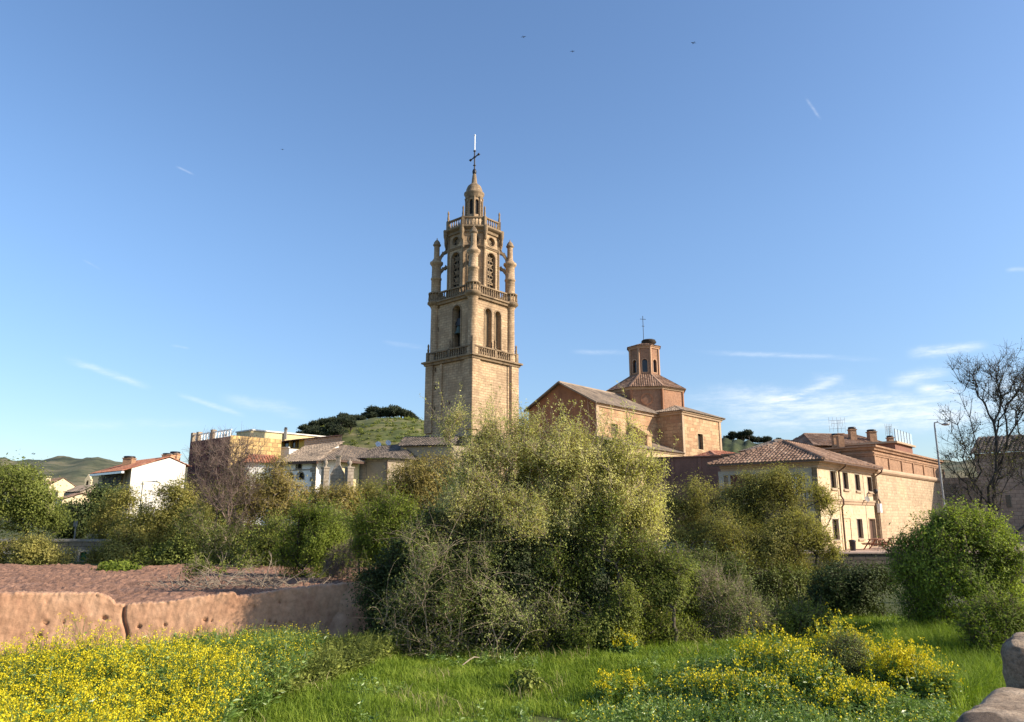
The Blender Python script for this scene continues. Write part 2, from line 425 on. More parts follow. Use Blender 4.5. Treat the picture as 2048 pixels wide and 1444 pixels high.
M['dark'] = mat_plain('dark_opening', (.018, .015, .013), .7)  # near-black back panes: the unlit inside of openings put into colour
M['glass'] = mat_plain('dark_window_glass', (.03, .028, .03), .12, 0, .2, 3, .5)
M['shade_in'] = mat_plaster('shaded_niche_stone', (.24, .17, .10), .3)  # darker tower stone, shade within the blind arches put into its colour
M['frame'] = mat_plain('brown_wood_frame', (.085, .045, .03), .6)
M['iron'] = mat_plain('dark_iron', (.045, .045, .05), .5, .6)
M['pipe'] = mat_plain('brown_drainpipe', (.12, .07, .045), .5)
M['steel'] = mat_plain('galvanised_steel', (.24, .245, .25), .5, .4)
M['white_metal'] = mat_plain('white_metal', (.80, .80, .80), .35, .1, .05)
M['bronze'] = mat_plain('bell_bronze', (.10, .12, .09), .5, .7)
M['white_wall'] = mat_plaster('white_render', (.74, .70, .63), .08, (.45, .38, .3), .22)
M['white_shade'] = mat_plaster('white_lime_wall', (.84, .82, .79), .08, stain_amt=.15)
M['cream'] = mat_plaster('cream_render', (.66, .54, .34), .12)
M['yellow'] = mat_plaster('yellow_render', (.60, .40, .08), .12)
M['cream_y'] = mat_plaster('pale_yellow_wall', (.66, .55, .31), .12)
M['yellow_rub'] = mat_stone('yellow_rubble_stone', (.64, .46, .20), (.44, .30, .13), (.34, .23, .11), .7, .5, .06, stain_amt=.2)
M['orange_brick'] = mat_stone('orange_block_wall', (.58, .33, .19), (.50, .27, .15), (.58, .43, .31), .5, .25, .03, stain_amt=.1)
M['maroon_w'] = mat_plaster('maroon_house_render', (.125, .045, .04), .25)
M['grey_stone'] = mat_stone('grey_masonry', (.33, .28, .22), (.26, .215, .17), (.19, .155, .12), .7, .35, .025, stain_amt=.35)
M['tan_plain'] = mat_plaster('tan_old_wall', (.33, .265, .19), .2, stain_amt=.4)
M['concrete'] = mat_plaster('grey_concrete', (.30, .285, .26), .2)
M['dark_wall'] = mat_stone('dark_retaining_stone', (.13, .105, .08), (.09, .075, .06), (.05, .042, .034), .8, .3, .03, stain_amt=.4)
M['terrace'] = mat_plaster('terrace_paving', (.42, .31, .25), .12)
M['adobe'] = None
M['wood_red'] = mat_plain('reddish_bench_wood', (.24, .10, .06), .7)
M['door_g'] = mat_plain('green_painted_door', (.03, .16, .07), .5)
M['nest'] = mat_plain('stick_nest', (.05, .04, .03), .95, 0, .5, 14)
M['bark'] = mat_plain('grey_brown_bark', (.13, .10, .075), .9, 0, .4, 9)
M['bark_dark'] = mat_plain('dark_bark', (.055, .043, .035), .9, 0, .4, 9)
M['bark_pale'] = mat_plain('pale_dead_wood', (.30, .235, .17), .9, 0, .35, 9)
M['bark_purple'] = mat_plain('purplish_twig_bark', (.19, .135, .11), .9, 0, .35, 9)
M['bird'] = mat_plain('dark_feathers', (.03, .028, .03), .8)
LW = lambda n, s, tr=.3, ns=.9: mat_island(n, s, .38, tr, ns, spec=.55)
LF = lambda n, s, tr=.42, ns=.7: mat_island(n, s, .65, tr, ns, spec=.25)
M['leaf_willow'] = LF('pale_willow_leaves', [(0, (.12, .13, .03)), (.18, (.32, .32, .085)), (.5, (.60, .57, .19)), (1, (.80, .73, .34))])
M['leaf_olive'] = LF('olive_brown_leaves', [(0, (.10, .10, .022)), (.4, (.26, .245, .06)), (.75, (.44, .39, .11)), (1, (.58, .50, .17))])
M['leaf_gold'] = LF('golden_brown_leaves', [(0, (.12, .10, .026)), (.5, (.33, .26, .075)), (1, (.55, .44, .15))])
M['leaf_bright'] = LF('bright_green_leaves', [(0, (.07, .10, .012)), (.5, (.19, .24, .03)), (1, (.38, .42, .07))])
M['leaf_fresh'] = LF('fresh_green_leaves', [(0, (.07, .09, .016)), (.5, (.20, .23, .045)), (1, (.38, .40, .10))])
M['leaf_shrub'] = LF('glossy_shrub_leaves', [(0, (.04, .07, .010)), (.4, (.18, .24, .03)), (1, (.48, .54, .10))])
M['leaf_dark'] = LF('evergreen_and_shade_leaves', [(0, (.024, .036, .011)), (.5, (.07, .095, .025)), (1, (.16, .19, .055))], .2)
M['leaf_ivy'] = LF('ivy_leaves', [(0, (.04, .055, .012)), (.5, (.16, .19, .034)), (1, (.36, .38, .08))], .2)
M['leaf_bramble'] = LF('bramble_leaves', [(0, (.045, .06, .015)), (.5, (.18, .21, .05)), (1, (.40, .42, .13))], .25)
M['leaf_sparse'] = LF('young_brown_leaves', [(0, (.05, .05, .025)), (.5, (.10, .10, .04)), (1, (.18, .17, .07))])
M['leaf_pine'] = LF('pine_needles', [(0, (.014, .02, .010)), (.5, (.04, .052, .024)), (1, (.09, .10, .045))], .1, .25)
M['weed'] = LW('weed_leaves', [(0, (.05, .09, .016)), (.45, (.15, .24, .04)), (1, (.36, .46, .14))])
M['flower'] = mat_island('mustard_petals', [(0, (.56, .43, .01)), (.5, (.74, .60, .015)), (1, (.86, .74, .04))], .6, .25)
M['grass'] = LF('grass_blades', [(0, (.065, .112, .010)), (.45, (.18, .26, .024)), (1, (.37, .44, .065))], .35, 1.1)
M['straw'] = mat_island('dry_straw', [(0, (.20, .17, .07)), (.5, (.34, .28, .13)), (1, (.50, .42, .22))], .7, .2)
# ------------------------------------------------------------------ terrain
def sstep(a, b, x):
    t = np.clip((np.asarray(x, float) - a) / (b - a), 0, 1); return t * t * (3 - 2 * t)
W0 = Vector((-13.0, 18.6)); W1 = Vector((-4.6, 22.0)); WD = (W1 - W0).normalized(); WN = Vector((-WD.y, WD.x))   # rammed earth wall line, WN points behind it
def ground_z(x, y):
    x = np.asarray(x, float); y = np.asarray(y, float)
    sd = (x - W0.x) * WN.x + (y - W0.y) * WN.y
    wl = sstep(-2.6, -4.6, x)
    zl = 1.0 * sstep(0.05, 0.5, sd)
    zr = 0.10 * np.sin(x * .7 + y * .3) * sstep(9, 14, y) - .35 * sstep(26, 40, y)
    z = wl * zl + (1 - wl) * zr
    rise = sstep(62, 95, y)
    z = z * (1 - rise) + 3.0 * rise
    z = z + .03 * np.sin(x * 2.3 + 1) * np.cos(y * 1.9)
    return z
def gz(x, y): return float(ground_z(x, y))
def grid_mesh(name, xs, ys, zf, mat, smooth=True):
    X, Y = np.meshgrid(xs, ys); Zz = zf(X, Y); V = np.stack([X, Y, Zz], -1).reshape(-1, 3)
    nx, ny = len(xs), len(ys); i = np.arange(nx - 1)[None, :] + nx * np.arange(ny - 1)[:, None]; i = i.ravel()
    return np_mesh(name, V, np.stack([i, i + 1, i + nx + 1, i + nx], 1), mat, smooth=smooth)
def mat_ground(name, cols, sc, bs_=.5, sc2=14, zs=1.0):
    m, t, bs, out, g = new_mat(name); ob = _n(t, 'ShaderNodeTexCoord').outputs['Object']
    a = g.noise(g.scale(ob, (1, 1, zs)), sc, 6, .66); b = g.noise(ob, sc2, 5, .65)
    col = g.mix(1.0, g.ramp(a, cols), g.ramp(b, [(.3, (.6, .6, .58)), (.65, (1.15, 1.13, 1.1))]), 'MULTIPLY')
    t.links.new(col, bs.inputs['Base Color']); bs.inputs['Roughness'].default_value = .95; bump(t, bs, b, bs_, .06); return m
M['ground'] = mat_ground('meadow_earth', [(.3, (.05, .06, .018)), (.5, (.07, .085, .022)), (.7, (.10, .085, .045))], .5)
M['soil'] = mat_ground('reddish_ploughed_soil', [(.3, (.19, .105, .072)), (.6, (.27, .155, .108)), (.8, (.35, .215, .155))], .8, .9, 9)
M['hill'] = mat_ground('grassy_hill', [(.32, (.045, .06, .022)), (.45, (.085, .105, .032)), (.56, (.15, .15, .055)), (.66, (.22, .19, .10))], .045, .5, .6, 9.0)
M['far_hill'] = mat_ground('scrubby_far_hill', [(.35, (.045, .055, .03)), (.47, (.10, .105, .055)), (.58, (.17, .15, .085)), (.72, (.22, .185, .11))], .012, .6, .09)
M['wood_hill'] = mat_ground('wooded_hill', [(.35, (.02, .03, .013)), (.55, (.05, .065, .025)), (.7, (.10, .105, .045))], .12, .6, .5)
_ax = lambda *segs: np.unique(np.concatenate([np.arange(a, b, s) for a, b, s in segs] + [[segs[-1][1]]]))
tag(grid_mesh('ground', _ax((-4000, -400, 300), (-400, -60, 20), (-60, -20, 2), (-20, 22, .35), (22, 70, 2), (70, 400, 20), (400, 4000, 300)),
          _ax((-60, 0, 4), (0, 34, .3), (34, 110, 1.5), (110, 600, 35), (600, 6000, 500)), ground_z, M['ground']), kind='structure')
# ploughed field sheet with furrows
_r = np.random.default_rng(5)
def field_z(X, Y):
    s = (X - W0.x) * WN.x + (Y - W0.y) * WN.y; u = (X - W0.x) * WD.x + (Y - W0.y) * WD.y
    fur = .085 * np.sin((s * .93 + u * .25) * 2 * math.pi / .8 + .5 * np.sin(u * .7))
    clod = _r.normal(0, .024, X.shape)
    ed = sstep(.5, .9, s)
    return ground_z(X, Y) + .06 + fur * ed + clod * ed
fld = grid_mesh('ploughed_field', np.arange(-30, -4.4, .11), np.arange(17, 35.2, .11), field_z, M['soil'], False)
# keep the sheet behind the wall only
me = fld.data
import bmesh
bm = bmesh.new(); bm.from_mesh(me)
kill = [v for v in bm.verts if (v.co.x - W0.x) * WN.x + (v.co.y - W0.y) * WN.y < .15 or v.co.x > -4.9 + .6 * math.sin(v.co.y * 1.3)]
bmesh.ops.delete(bm, geom=kill, context='VERTS'); bm.to_mesh(me); bm.free()
tag(fld, kind='structure')

def ridge(name, prof, D, d0, d1, mat, nx=120, ny=30, rough=0.0, seed=1, base=2.0):
    rg = np.random.default_rng(seed)
    xs = np.linspace(prof[0][0], prof[-1][0], nx); ys = np.interp(xs, [p[0] for p in prof], [p[1] for p in prof])
    crest = [P(a, b, D) for a, b in zip(xs, ys)]
    V = []
    for j in range(ny + 1):
        t = j / ny
        for i, c in enumerate(crest):
            if t <= .6: q = t / .6; d = d0 + (D - d0) * q; f = math.sin(q * math.pi / 2) ** 1.15
            else: q = (t - .6) / .4; d = D + (d1 - D) * q; f = math.cos(q * math.pi / 2)
            n = rough * (math.sin(i * .37 + j * .9) + math.sin(i * .83 - j * .5 + 2) + rg.normal(0, .35)) * (1 if 0 < j < ny else 0) * f
            if t > .55 and t < .65: n *= .3
            V.append((c.x * d / D, d, base + (c.z - base) * f + n))
    F = [(j * nx + i, j * nx + i + 1, (j + 1) * nx + i + 1, (j + 1) * nx + i) for j in range(ny) for i in range(nx - 1)]
    return tag(np_mesh(name, V, F, mat, smooth=True), kind='structure')
HILL_PROF = [(540, 905), (600, 874), (650, 856), (700, 846), (750, 838), (800, 838), (838, 843), (900, 856), (980, 875), (1060, 900)]
ridge('hill', HILL_PROF, 300, 215, 420, M['hill'], rough=.10, seed=2)
ridge('wooded_hill', [(1330, 905), (1400, 884), (1450, 878), (1500, 886), (1560, 893), (1640, 905), (1700, 915)], 340, 250, 440, M['wood_hill'], rough=.5, seed=4)
ridge('distant_hills', [(-500, 905), (-60, 916), (0, 921), (28, 928), (60, 927), (100, 924), (160, 922), (215, 925), (260, 932), (360, 940), (700, 950), (1400, 945), (1850, 930), (2100, 925), (2500, 935)], 1250, 600, 1700, M['far_hill'], nx=260, rough=2.2, seed=7)

# ------------------------------------------------------------------ church tower
TC = P(941, 1037, 96); TC = Vector((TC.x, 96.0)); Tf = -TC.normalized(); Tr = Vector((-Tf.y, Tf.x))
def tdir(deg): a = math.radians(deg); return Tf * math.cos(a) + Tr * math.sin(a)     # 0 = towards the camera, 90 = right
def tpt(R, deg): return TC + tdir(deg) * R
def tsq(R): return [tpt(R, a) for a in (-90, 0, 90, 180)]                          # CCW: left, front, right, back
tower = thing('church_tower', (TC.x, TC.y, 0), 'tall sandstone bell tower with octagonal top stage, dome and cross', 'tower')
R1 = 5.88; q1 = tsq(R1)
def hole(A, B, x0, x1, y0, y1, **k):
    (u0, za), (u1, zb) = hit(x0, (y0 + y1) / 2, A, B), hit(x1, (y0 + y1) / 2, A, B)
    zt = hit((x0 + x1) / 2, y0, A, B)[1]; zb = hit((x0 + x1) / 2, y1, A, B)[1]
    return dict(u0=u0, u1=u1, z0=zb, z1=zt, **k)
Lf = (q1[0], q1[1]); Rf = (q1[1], q1[2])
hl = [hole(*Lf, 869.5, 872.5, 735, 744, depth=.35), hole(*Lf, 868.5, 871.5, 770, 780, depth=.35), hole(*Lf, 867.5, 870.5, 813, 821, depth=.35), hole(*Lf, 894, 902, 838, 850, depth=.5), hole(*Lf, 897, 900, 803, 809, depth=.4)]
hr = [hole(*Rf, 981.5, 986.5, 848, 857, depth=.4)]
mb = MB(); mb.wall(*Lf, 0, 23.2, hl); mb.wall(*Rf, 0, 23.2, hr); mb.wall(q1[2], q1[3], 0, 23.2); mb.wall(q1[3], q1[0], 0, 23.2)
base = mb.build('base_stage', M['tower'], tower)
for f, hs_ in ((Lf, hl), (Rf, hr)):
    for h in hs_: mb = MB(); mb.pane(*f, h); mb.build('slit_window', M['dark'], base)
Lw = (q1[1] - q1[0]).length
for A, B in (Lf, Rf, (q1[2], q1[3]), (q1[3], q1[0])):
    for u0, u1 in ((-.18, 1.2), (Lw - 1.2, Lw + .18)): mb = MB(); mb.fbox(A, B, u0, u1, 13.9, 22.75, .22); mb.build('pilaster', M['tower'], base)
mb = MB(); u_a = hit(883, 780, *Lf)[0]; mb.fbox(*Lf, u_a - .16, u_a + .16, 13.9, 22.75, .20); mb.build('pilaster', M['tower'], base)
mb = MB(); mb.molding(tsq(R1 + .1), 12.9, 13.5, .35, prof=[(-.2, 12.9), (.25, 12.9), (.35, 13.1), (.0, 13.7), (-.2, 13.7)])
mb.prism(tsq(R1 + .22), 0, 12.95, cap=False); mb.build('plinth', M['tower'], tower)
u_p = hit(1016, 780, *Rf)[0]
mb = MB(); d_ = (q1[2] - q1[1]).normalized(); n_ = Vector((d_.y, -d_.x)); pp = q1[1] + d_ * u_p + n_ * .30
mb.tube([(pp.x, pp.y, 12.5), (pp.x, pp.y, 23.1)], .09, 6); mb.build('drainpipe', M['pipe'], tower)
def balustrade(pts, z, h, name, finials, pier=.34, nb=None, fin_h=1.1, mid=1, parent=tower):
    mb = MB(); n = len(pts)
    for i in range(n):
        A, B = pts[i], pts[(i + 1) % n]; L = (B - A).length; d = (B - A) / L; d3 = Vector((d.x, d.y, 0))
        for zz, hh, ww in ((z + .08, .16, .30), (z + h - .09, .18, .34)):
            c = (A + B) / 2; mb.box((c.x, c.y, zz), (L - pier, ww, hh), ux=d3)
        k = nb or max(3, int(L / .42)); K = mid + 1
        for s in range(K):
            a0 = s * L / K + pier / 2; a1 = (s + 1) * L / K - pier / 2; kk = max(2, int((a1 - a0) / .40))
            for j in range(kk):
                p = A + d * (a0 + (j + .5) * (a1 - a0) / kk)
                mb.lathe((p.x, p.y, z), [(.10, .15), (.14, .35), (.07, h * .6), (.11, h - .16)], 6)
            if s > 0: p = A + d * (s * L / K); mb.box((p.x, p.y, z + h / 2), (pier, pier, h + .06), ux=d3)
    b = mb.build(name, M['tower_trim'], parent)
    spots = []
    for i in range(n):
        A, B = pts[i], pts[(i + 1) % n]; e = Vector((*(B - A).normalized(), 0)); spots.append((A, e, True))
        for s in range(1, mid + 1): spots.append((A + (B - A) * s / (mid + 1), e, False))
    for p, e, corner in spots:
        m2 = MB()
        if corner: m2.box((p.x, p.y, z + h / 2), (pier * 1.3, pier * 1.3, h + .1), ux=e)
        m2.lathe((p.x, p.y, z + h), [(.2, .04), (.22, .1), (.12, .16), (.16, .4), (.10, fin_h * .6), (.13, fin_h * .7), (.13, fin_h * .85), (.04, fin_h)], 6)
        m2.build('finial', M['tower_trim'], b)
    return b
mb = MB(); mb.molding(tsq(R1 + .1), 22.75, 23.3, .55); mb.poly([(*p, 23.28) for p in tsq(R1 + .1)]); mb.build('ledge', M['tower_trim'], tower)
balustrade(tsq(R1 - .05), 23.3, 1.25, 'balustrade', True, fin_h=1.25)
# belfry stage
R2 = 5.15; q2 = tsq(R2); Lf2 = (q2[0], q2[1]); Rf2 = (q2[1], q2[2]); zb0, zb1 = 23.2, 31.3
hL = [hole(*Lf2, 905.5, 921, 611, 706, arch=True, depth=1.0), hole(*Lf2, 876.5, 879, 609, 618, depth=.35), hole(*Lf2, 875, 877.5, 655, 664, depth=.35)]
hR = [hole(*Rf2, 969.5, 982.5, 617, 703, arch=True, depth=.55), hole(*Rf2, 989.5, 1001, 623, 706, arch=True, depth=.55)]
for h in hL + hR: h['z0'] = max(h['z0'], 23.6)
mb = MB(); mb.wall(*Lf2, zb0, zb1, hL); mb.wall(*Rf2, zb0, zb1, hR); mb.wall(q2[2], q2[3], zb0, zb1); mb.wall(q2[3], q2[0], zb0, zb1)
bel = mb.build('belfry_stage', M['tower'], tower)
mb = MB(); mb.pane(*Lf2, hL[0]); mb.build('bell_opening', M['dark'], bel)
for h in hL[1:]: mb = MB(); mb.pane(*Lf2, h); mb.build('slit_window', M['dark'], bel)
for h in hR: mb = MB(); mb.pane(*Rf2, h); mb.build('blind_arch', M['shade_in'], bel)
for f, h in [(Lf2, hL[0])] + [(Rf2, h) for h in hR]:
    mb = MB(); mb.ring(*f, h, .16, .07); mb.build('arch_frame', M['tower_trim'], bel)
# bell hanging in the opening
dl = (q2[1] - q2[0]).normalized(); nl = Vector((dl.y, -dl.x)); h = hL[0]; uc = (h['u0'] + h['u1']) / 2
bc = q2[0] + dl * uc - nl * .5
mb = MB(); mb.lathe((bc.x, bc.y, 26.6), [(.62, 0), (.6, .1), (.45, .35), (.36, .8), (.30, 1.0), (.05, 1.12)], 14)
bl = mb.build('bell', M['bronze'], tower)
mb = MB(); c = Vector((bc.x, bc.y, 28.0)); mb.box(c, (1.15, .3, .55), ux=Vector((*dl, 0))); mb.box(c + Z * .45, (.7, .25, .5), ux=Vector((*dl, 0))); mb.build('yoke', M['iron'], bl)
for a in (-90, 0, 90, 180):
    mb = MB(); p = tpt(5.0, a); mb.lathe((p.x, p.y, 0), [(.75, 23.2), (.75, 24.2), (.62, 24.5), (.60, 30.6), (.72, 30.9), (.85, 31.2)], 16); mb.build('corner_shaft', M['tower'], bel)
mb = MB(); mb.molding(tsq(R2 + .12), 30.95, 31.5, .5); mb.poly([(*p, 31.48) for p in tsq(R2 + .1)])
for a in (-90, 0, 90, 180):
    p = tpt(5.0, a); mb.lathe((p.x, p.y, 0), [(.7, 30.9), (.95, 31.15), (1.12, 31.3), (1.12, 31.52)], 16)
mb.build('ledge', M['tower_trim'], tower)
b2 = balustrade(tsq(R2 + .1), 31.5, 1.3, 'balustrade', False, fin_h=.25, mid=0)
for a in (-90, 0, 90, 180):
    mb = MB(); p = tpt(5.0, a)
    mb.lathe((p.x, p.y, 0), [(1.0, 31.5), (1.0, 31.66), (.85, 31.66)], 16); mb.lathe((p.x, p.y, 0), [(.9, 32.64), (1.02, 32.66), (1.02, 32.82), (.8, 32.82)], 16)
    for k in range(14):
        r = tdir(0) * math.cos(k * .4488) + tdir(90) * math.sin(k * .4488); q = p + r * .93
        mb.lathe((q.x, q.y, 31.5), [(.08, .15), (.12, .35), (.06, .8), (.09, 1.15)], 5)
    mb.build('round_balustrade', M['tower_trim'], tower)
# corner turrets with flying buttresses
for a in (-90, 0, 90, 180):
    p = tpt(5.0, a); mb = MB()
    mb.lathe((p.x, p.y, 0), [(.70, 31.5), (.70, 32.9), (.66, 33.1), (.66, 34.7), (.74, 34.75), (.74, 34.95), (.64, 35.0), (.62, 36.6), (.75, 36.8), (.90, 37.0), (.90, 37.22), (.64, 37.3), (.60, 37.5), (.42, 37.75), (.39, 37.9), (.38, 39.6)], 16)
    t = mb.build('corner_turret', M['tower'], tower)
    mb = MB(); mb.lathe((p.x, p.y, 0), [(.38, 39.5), (.54, 39.65), (.54, 39.82), (.44, 39.85), (.42, 40.1), (.25, 40.35), (.07, 40.5), (.05, 40.75)], 12)
    mb.build('turret_cap', M['tower_trim'], t)
    for zt, zl in ((38.9, 37.2), (36.6, 35.2)):
        mb = MB(); dd = tdir(a); pts = []
        for k in range(9):
            th = math.pi / 2 * k / 8; rr = 3.25 + 1.35 * math.sin(th); zz = zl + (zt - zl) * math.cos(th)
            q = TC + dd * rr; pts.append((q.x, q.y, zz))
        for k in range(8): mb.bar(pts[k], pts[k + 1], .42, .34)
        for k in (2, 4, 6): mb.lathe((pts[k][0], pts[k][1], pts[k][2] - .38), [(.02, 0), (.14, .12), (.06, .3)], 5); mb.lathe((pts[k][0], pts[k][1], pts[k][2] + .1), [(.10, 0), (.14, .15), (.02, .34)], 5)
        mb.build('flying_buttress', M['tower_trim'], tower)
# octagon stage
oc = lambda R: [tpt(R, -157.5 + 45 * k) for k in range(8)]
AP = 3.35; RO = AP / math.cos(math.pi / 8); o8 = oc(RO)
mb = MB(); late = []
sw = (o8[1] - o8[0]).length
for k in range(8):
    A, B = o8[k], o8[(k + 1) % 8]
    hs_ = [dict(u0=sw / 2 - .74, u1=sw / 2 + .74, z0=33.0, z1=37.85, arch=True, depth=.5), dict(u0=sw / 2 - .6, u1=sw / 2 + .6, z0=38.85, z1=40.05, round=True, depth=.35)]
    mb.wall(A, B, 31.4, 40.8, hs_)
    mtr = MB(); late.append(('tracery', mtr, 'tower_trim'))
    for h in hs_:
        m1 = MB(); m1.pane(A, B, h); late.append(('window_opening', m1, 'dark')); m2 = MB(); m2.ring(A, B, h, .12, .06); late.append(('window_frame', m2, 'tower_trim'))
    d = (B - A).normalized(); n = Vector((d.y, -d.x)); rr = random.Random(k)
    h = hs_[0]; pt = lambda u, z: Vector((*(A + d * u - n * .32), z))
    for s in range(4):
        z0 = 33.6 + s * .98
        mtr.bar(pt(h['u0'], z0), pt(h['u1'], z0 + .98), .12, .12); mtr.bar(pt(h['u1'], z0), pt(h['u0'], z0 + .98), .12, .12)
        c = pt(sw / 2, z0 + .49)
        for j in range(8): mtr.bar(c + Vector((*d, 0)) * (.3 * math.cos(j * .785)) + Z * (.3 * math.sin(j * .785)), c + Vector((*d, 0)) * (.3 * math.cos((j + 1) * .785)) + Z * (.3 * math.sin((j + 1) * .785)), .1, .09)
    mtr.bar(pt(sw / 2, 33.0), pt(sw / 2, 37.8), .10, .12); mtr.bar(pt(h['u0'], 33.6), pt(h['u1'], 33.6), .12, .14)
    c = pt(sw / 2, 39.5)
    for j in range(4): mtr.bar(c + Vector((*d, 0)) * (.48 * math.cos(j * .785)) + Z * (.48 * math.sin(j * .785)), c - Vector((*d, 0)) * (.48 * math.cos(j * .785)) - Z * (.48 * math.sin(j * .785)), .07, .07)
octg = mb.build('octagon_stage', M['tower'], tower)
for nm, m1, mt in late: m1.build(nm, M[mt], octg)
for v in o8: mb = MB(); mb.lathe((v.x, v.y, 0), [(.26, 31.5), (.26, 32.6), (.17, 32.8), (.17, 38.0), (.24, 38.2), (.24, 38.4), (.15, 38.6), (.15, 40.2), (.27, 40.6)], 8); mb.build('corner_column', M['tower_trim'], octg)
mb = MB(); mb.molding(oc(RO + .02), 38.25, 38.55, .18); mb.build('string_course', M['tower_trim'], octg)
mb = MB(); mb.molding(oc(RO + .05), 40.4, 41.25, .62, prof=[(-.1, 40.4), (.15, 40.4), (.2, 40.7), (.45, 40.85), (.62, 41.0), (.62, 41.22), (-.1, 41.22)])
for v in o8:
    e = (v - TC).normalized(); q = v + e * .45; mb.lathe((q.x, q.y, 0), [(.05, 39.2), (.2, 39.4), (.16, 39.8), (.3, 40.3), (.34, 41.24)], 6)
mb.poly([(*p, 41.2) for p in oc(RO + .1)]); mb.build('cornice', M['tower_trim'], octg)
balustrade(oc(RO + .12), 41.25, 1.3, 'balustrade', True, pier=.3, fin_h=1.55, mid=0)
# lantern, dome and cross
l8 = [tpt(1.14, 45 * k) for k in range(8)]; mb = MB(); late = []; lw = (l8[1] - l8[0]).length
for k in range(8):
    A, B = l8[k], l8[(k + 1) % 8]; h = dict(u0=lw / 2 - .25, u1=lw / 2 + .25, z0=44.0, z1=46.2, arch=True, depth=.2)
    mb.wall(A, B, 41.2, 47.0, [h]); m1 = MB(); m1.pane(A, B, h); late.append(('lantern_opening', m1, 'dark'))
    m1 = MB(); m1.lathe((A.x, A.y, 0), [(.18, 43.4), (.14, 43.9), (.12, 46.2), (.2, 46.6)], 6); late.append(('lantern_column', m1, 'tower_trim'))
mb.lathe((TC.x, TC.y, 0), [(1.45, 41.2), (1.45, 43.2), (1.3, 43.5), (1.15, 43.6)], 24)
lan = mb.build('lantern', M['tower'], tower); 
for nm, m1, mt in late: m1.build(nm, M[mt], lan)
mb = MB(); mb.lathe((TC.x, TC.y, 0), [(1.12, 46.5), (1.25, 46.75), (1.25, 46.95), (1.42, 47.2), (1.42, 47.38), (1.18, 47.5), (1.12, 47.95), (.92, 48.45), (.6, 48.75), (.44, 48.9), (.40, 49.0), (.28, 50.1), (.22, 50.35)], 24)
mb.build('dome', M['tower_trim'], tower)
mb = MB(); mb.lathe((TC.x, TC.y, 0), [(.05, 50.2), (.25, 50.4), (.31, 50.75), (.22, 51.05), (.05, 51.2)], 12); mb.build('ball', M['iron'], tower)
mb = MB(); tc3 = Vector((TC.x, TC.y, 0)); r3 = Vector((*Tr, 0)); rv = (r3 * .8 + Vector((*Tf, 0)) * .6)
mb.tube([tc3 + Z * 51.1, tc3 + Z * 53.9], .10, 6); mb.tube([tc3 + rv * .72 + Z * 53.2, tc3 - rv * .72 + Z * 52.7], .09, 6)
for q in (tc3 + rv * .72 + Z * 53.2, tc3 - rv * .72 + Z * 52.7, tc3 + Z * 52.95, tc3 + Z * 53.9, tc3 + Z * 51.7): mb.lathe(q - Z * .22, [(.02, 0), (.24, .22), (.02, .44)], 6)
mb.build('cross', M['iron'], tower)
mb = MB(); mb.tube([tc3 + Z * 53.9, tc3 + Z * 56.3], .075, 6); mb.lathe(tc3 + Z * 56.2, [(.02, 0), (.16, .14), (.02, .28)], 8); mb.build('lightning_rod', M['white_metal'], tower)

# ------------------------------------------------------------------ church body
E = Vector((8, 9)).normalized(); N = Vector((9, -8)).normalized()        # E: along the sunlit walls, N: their outward normal
def zat(px, py, D): return P(px, py, D).z
G0 = Vector((P(1195, 1000, 100).x, 100.0))        # right corner of the gable
church = thing('church', (G0.x + 8, G0.y + 6, 0), 'large church with red plaster gable, ashlar side walls and octagonal brick lantern', 'church')
NW = 11.9; NL = 16.2
g_r = G0; g_l = G0 - N * NW
zE = zat(1196, 806, 100); zA = zat(1128, 764, 104)
(_, zE) = hit(1196, 803, g_l, g_r); (uA, zA) = hit(1128, 766, g_l, g_r)
mb = MB(); hg = [hole(g_l, g_r, 1118, 1132, 820, 846, arch=True, depth=.4)]
mb.wall(g_l, g_r, 0, zE, hg)
n3 = Vector((*(-E), 0)); a3 = Vector((*g_l, zE)); b3 = Vector((*g_r, zE)); c3 = Vector((*(g_l + N * (NW / 2)), zA)); mb.poly([a3, b3, c3])
ch_g = mb.build('gable_wall', M['gable_red'], church)
mb = MB(); mb.pane(g_l, g_r, hg[0]); mb.build('gable_window', M['dark'], ch_g)
nv_e = g_r + E * NL; hw = [hole(g_r, nv_e, 1223, 1236, 848, 868, depth=.35)]
mb = MB(); mb.wall(g_r, nv_e, 0, zE, hw); mb.wall(g_l + E * 40, g_l, 0, zE); mb.wall(g_r - N * NW + E * 40, g_l + E * 40.01, 0, zE); nav = mb.build('nave_wall', M['church'], church)
mb = MB(); mb.pane(g_r, nv_e, hw[0]); mb.build('nave_window', M['frame'], nav)
mb = MB(); mb.molding([g_r, g_r + E * NL], zE - .55, zE + .02, .4, closed=False)
u1 = hit(1255, 850, g_r, nv_e)[0]; mb.fbox(g_r, nv_e, u1 - .1, u1 + .1, 6, zE - .5, .1); mb.fbox(g_r, nv_e, 0.02, .7, 6, zE - .5, .14); mb.build('cornice', M['cornice'], church)
rc0 = Vector((*(g_l + N * (NW / 2) - E * .4), zA + .12)); NE = 34
rc1 = rc0 + Vector((*E, 0)) * NE
sl = (zA - zE) / (NW / 2)
er0 = Vector((*(g_r + N * .55 - E * .4), zE + .12 - sl * .55)); er1 = er0 + Vector((*E, 0)) * NE
el0 = Vector((*(g_l - N * .55 - E * .4), zE + .12 - sl * .55)); el1 = el0 + Vector((*E, 0)) * NE
mb = MB(); mb.tiles([er0, er1, rc1, rc0], .34, .62, .09); mb.tiles([el1, el0, rc0, rc1], .34, .62, .09)
for a, b in ((er0, rc0), (el0, rc0)): mb.bar(a + Z * .02, b + Z * .02, .3, .22)
mb.bar(rc0 + Z * .08, rc1 + Z * .08, .35, .22)
mb.build('nave_roof', M['tile_old'], church)
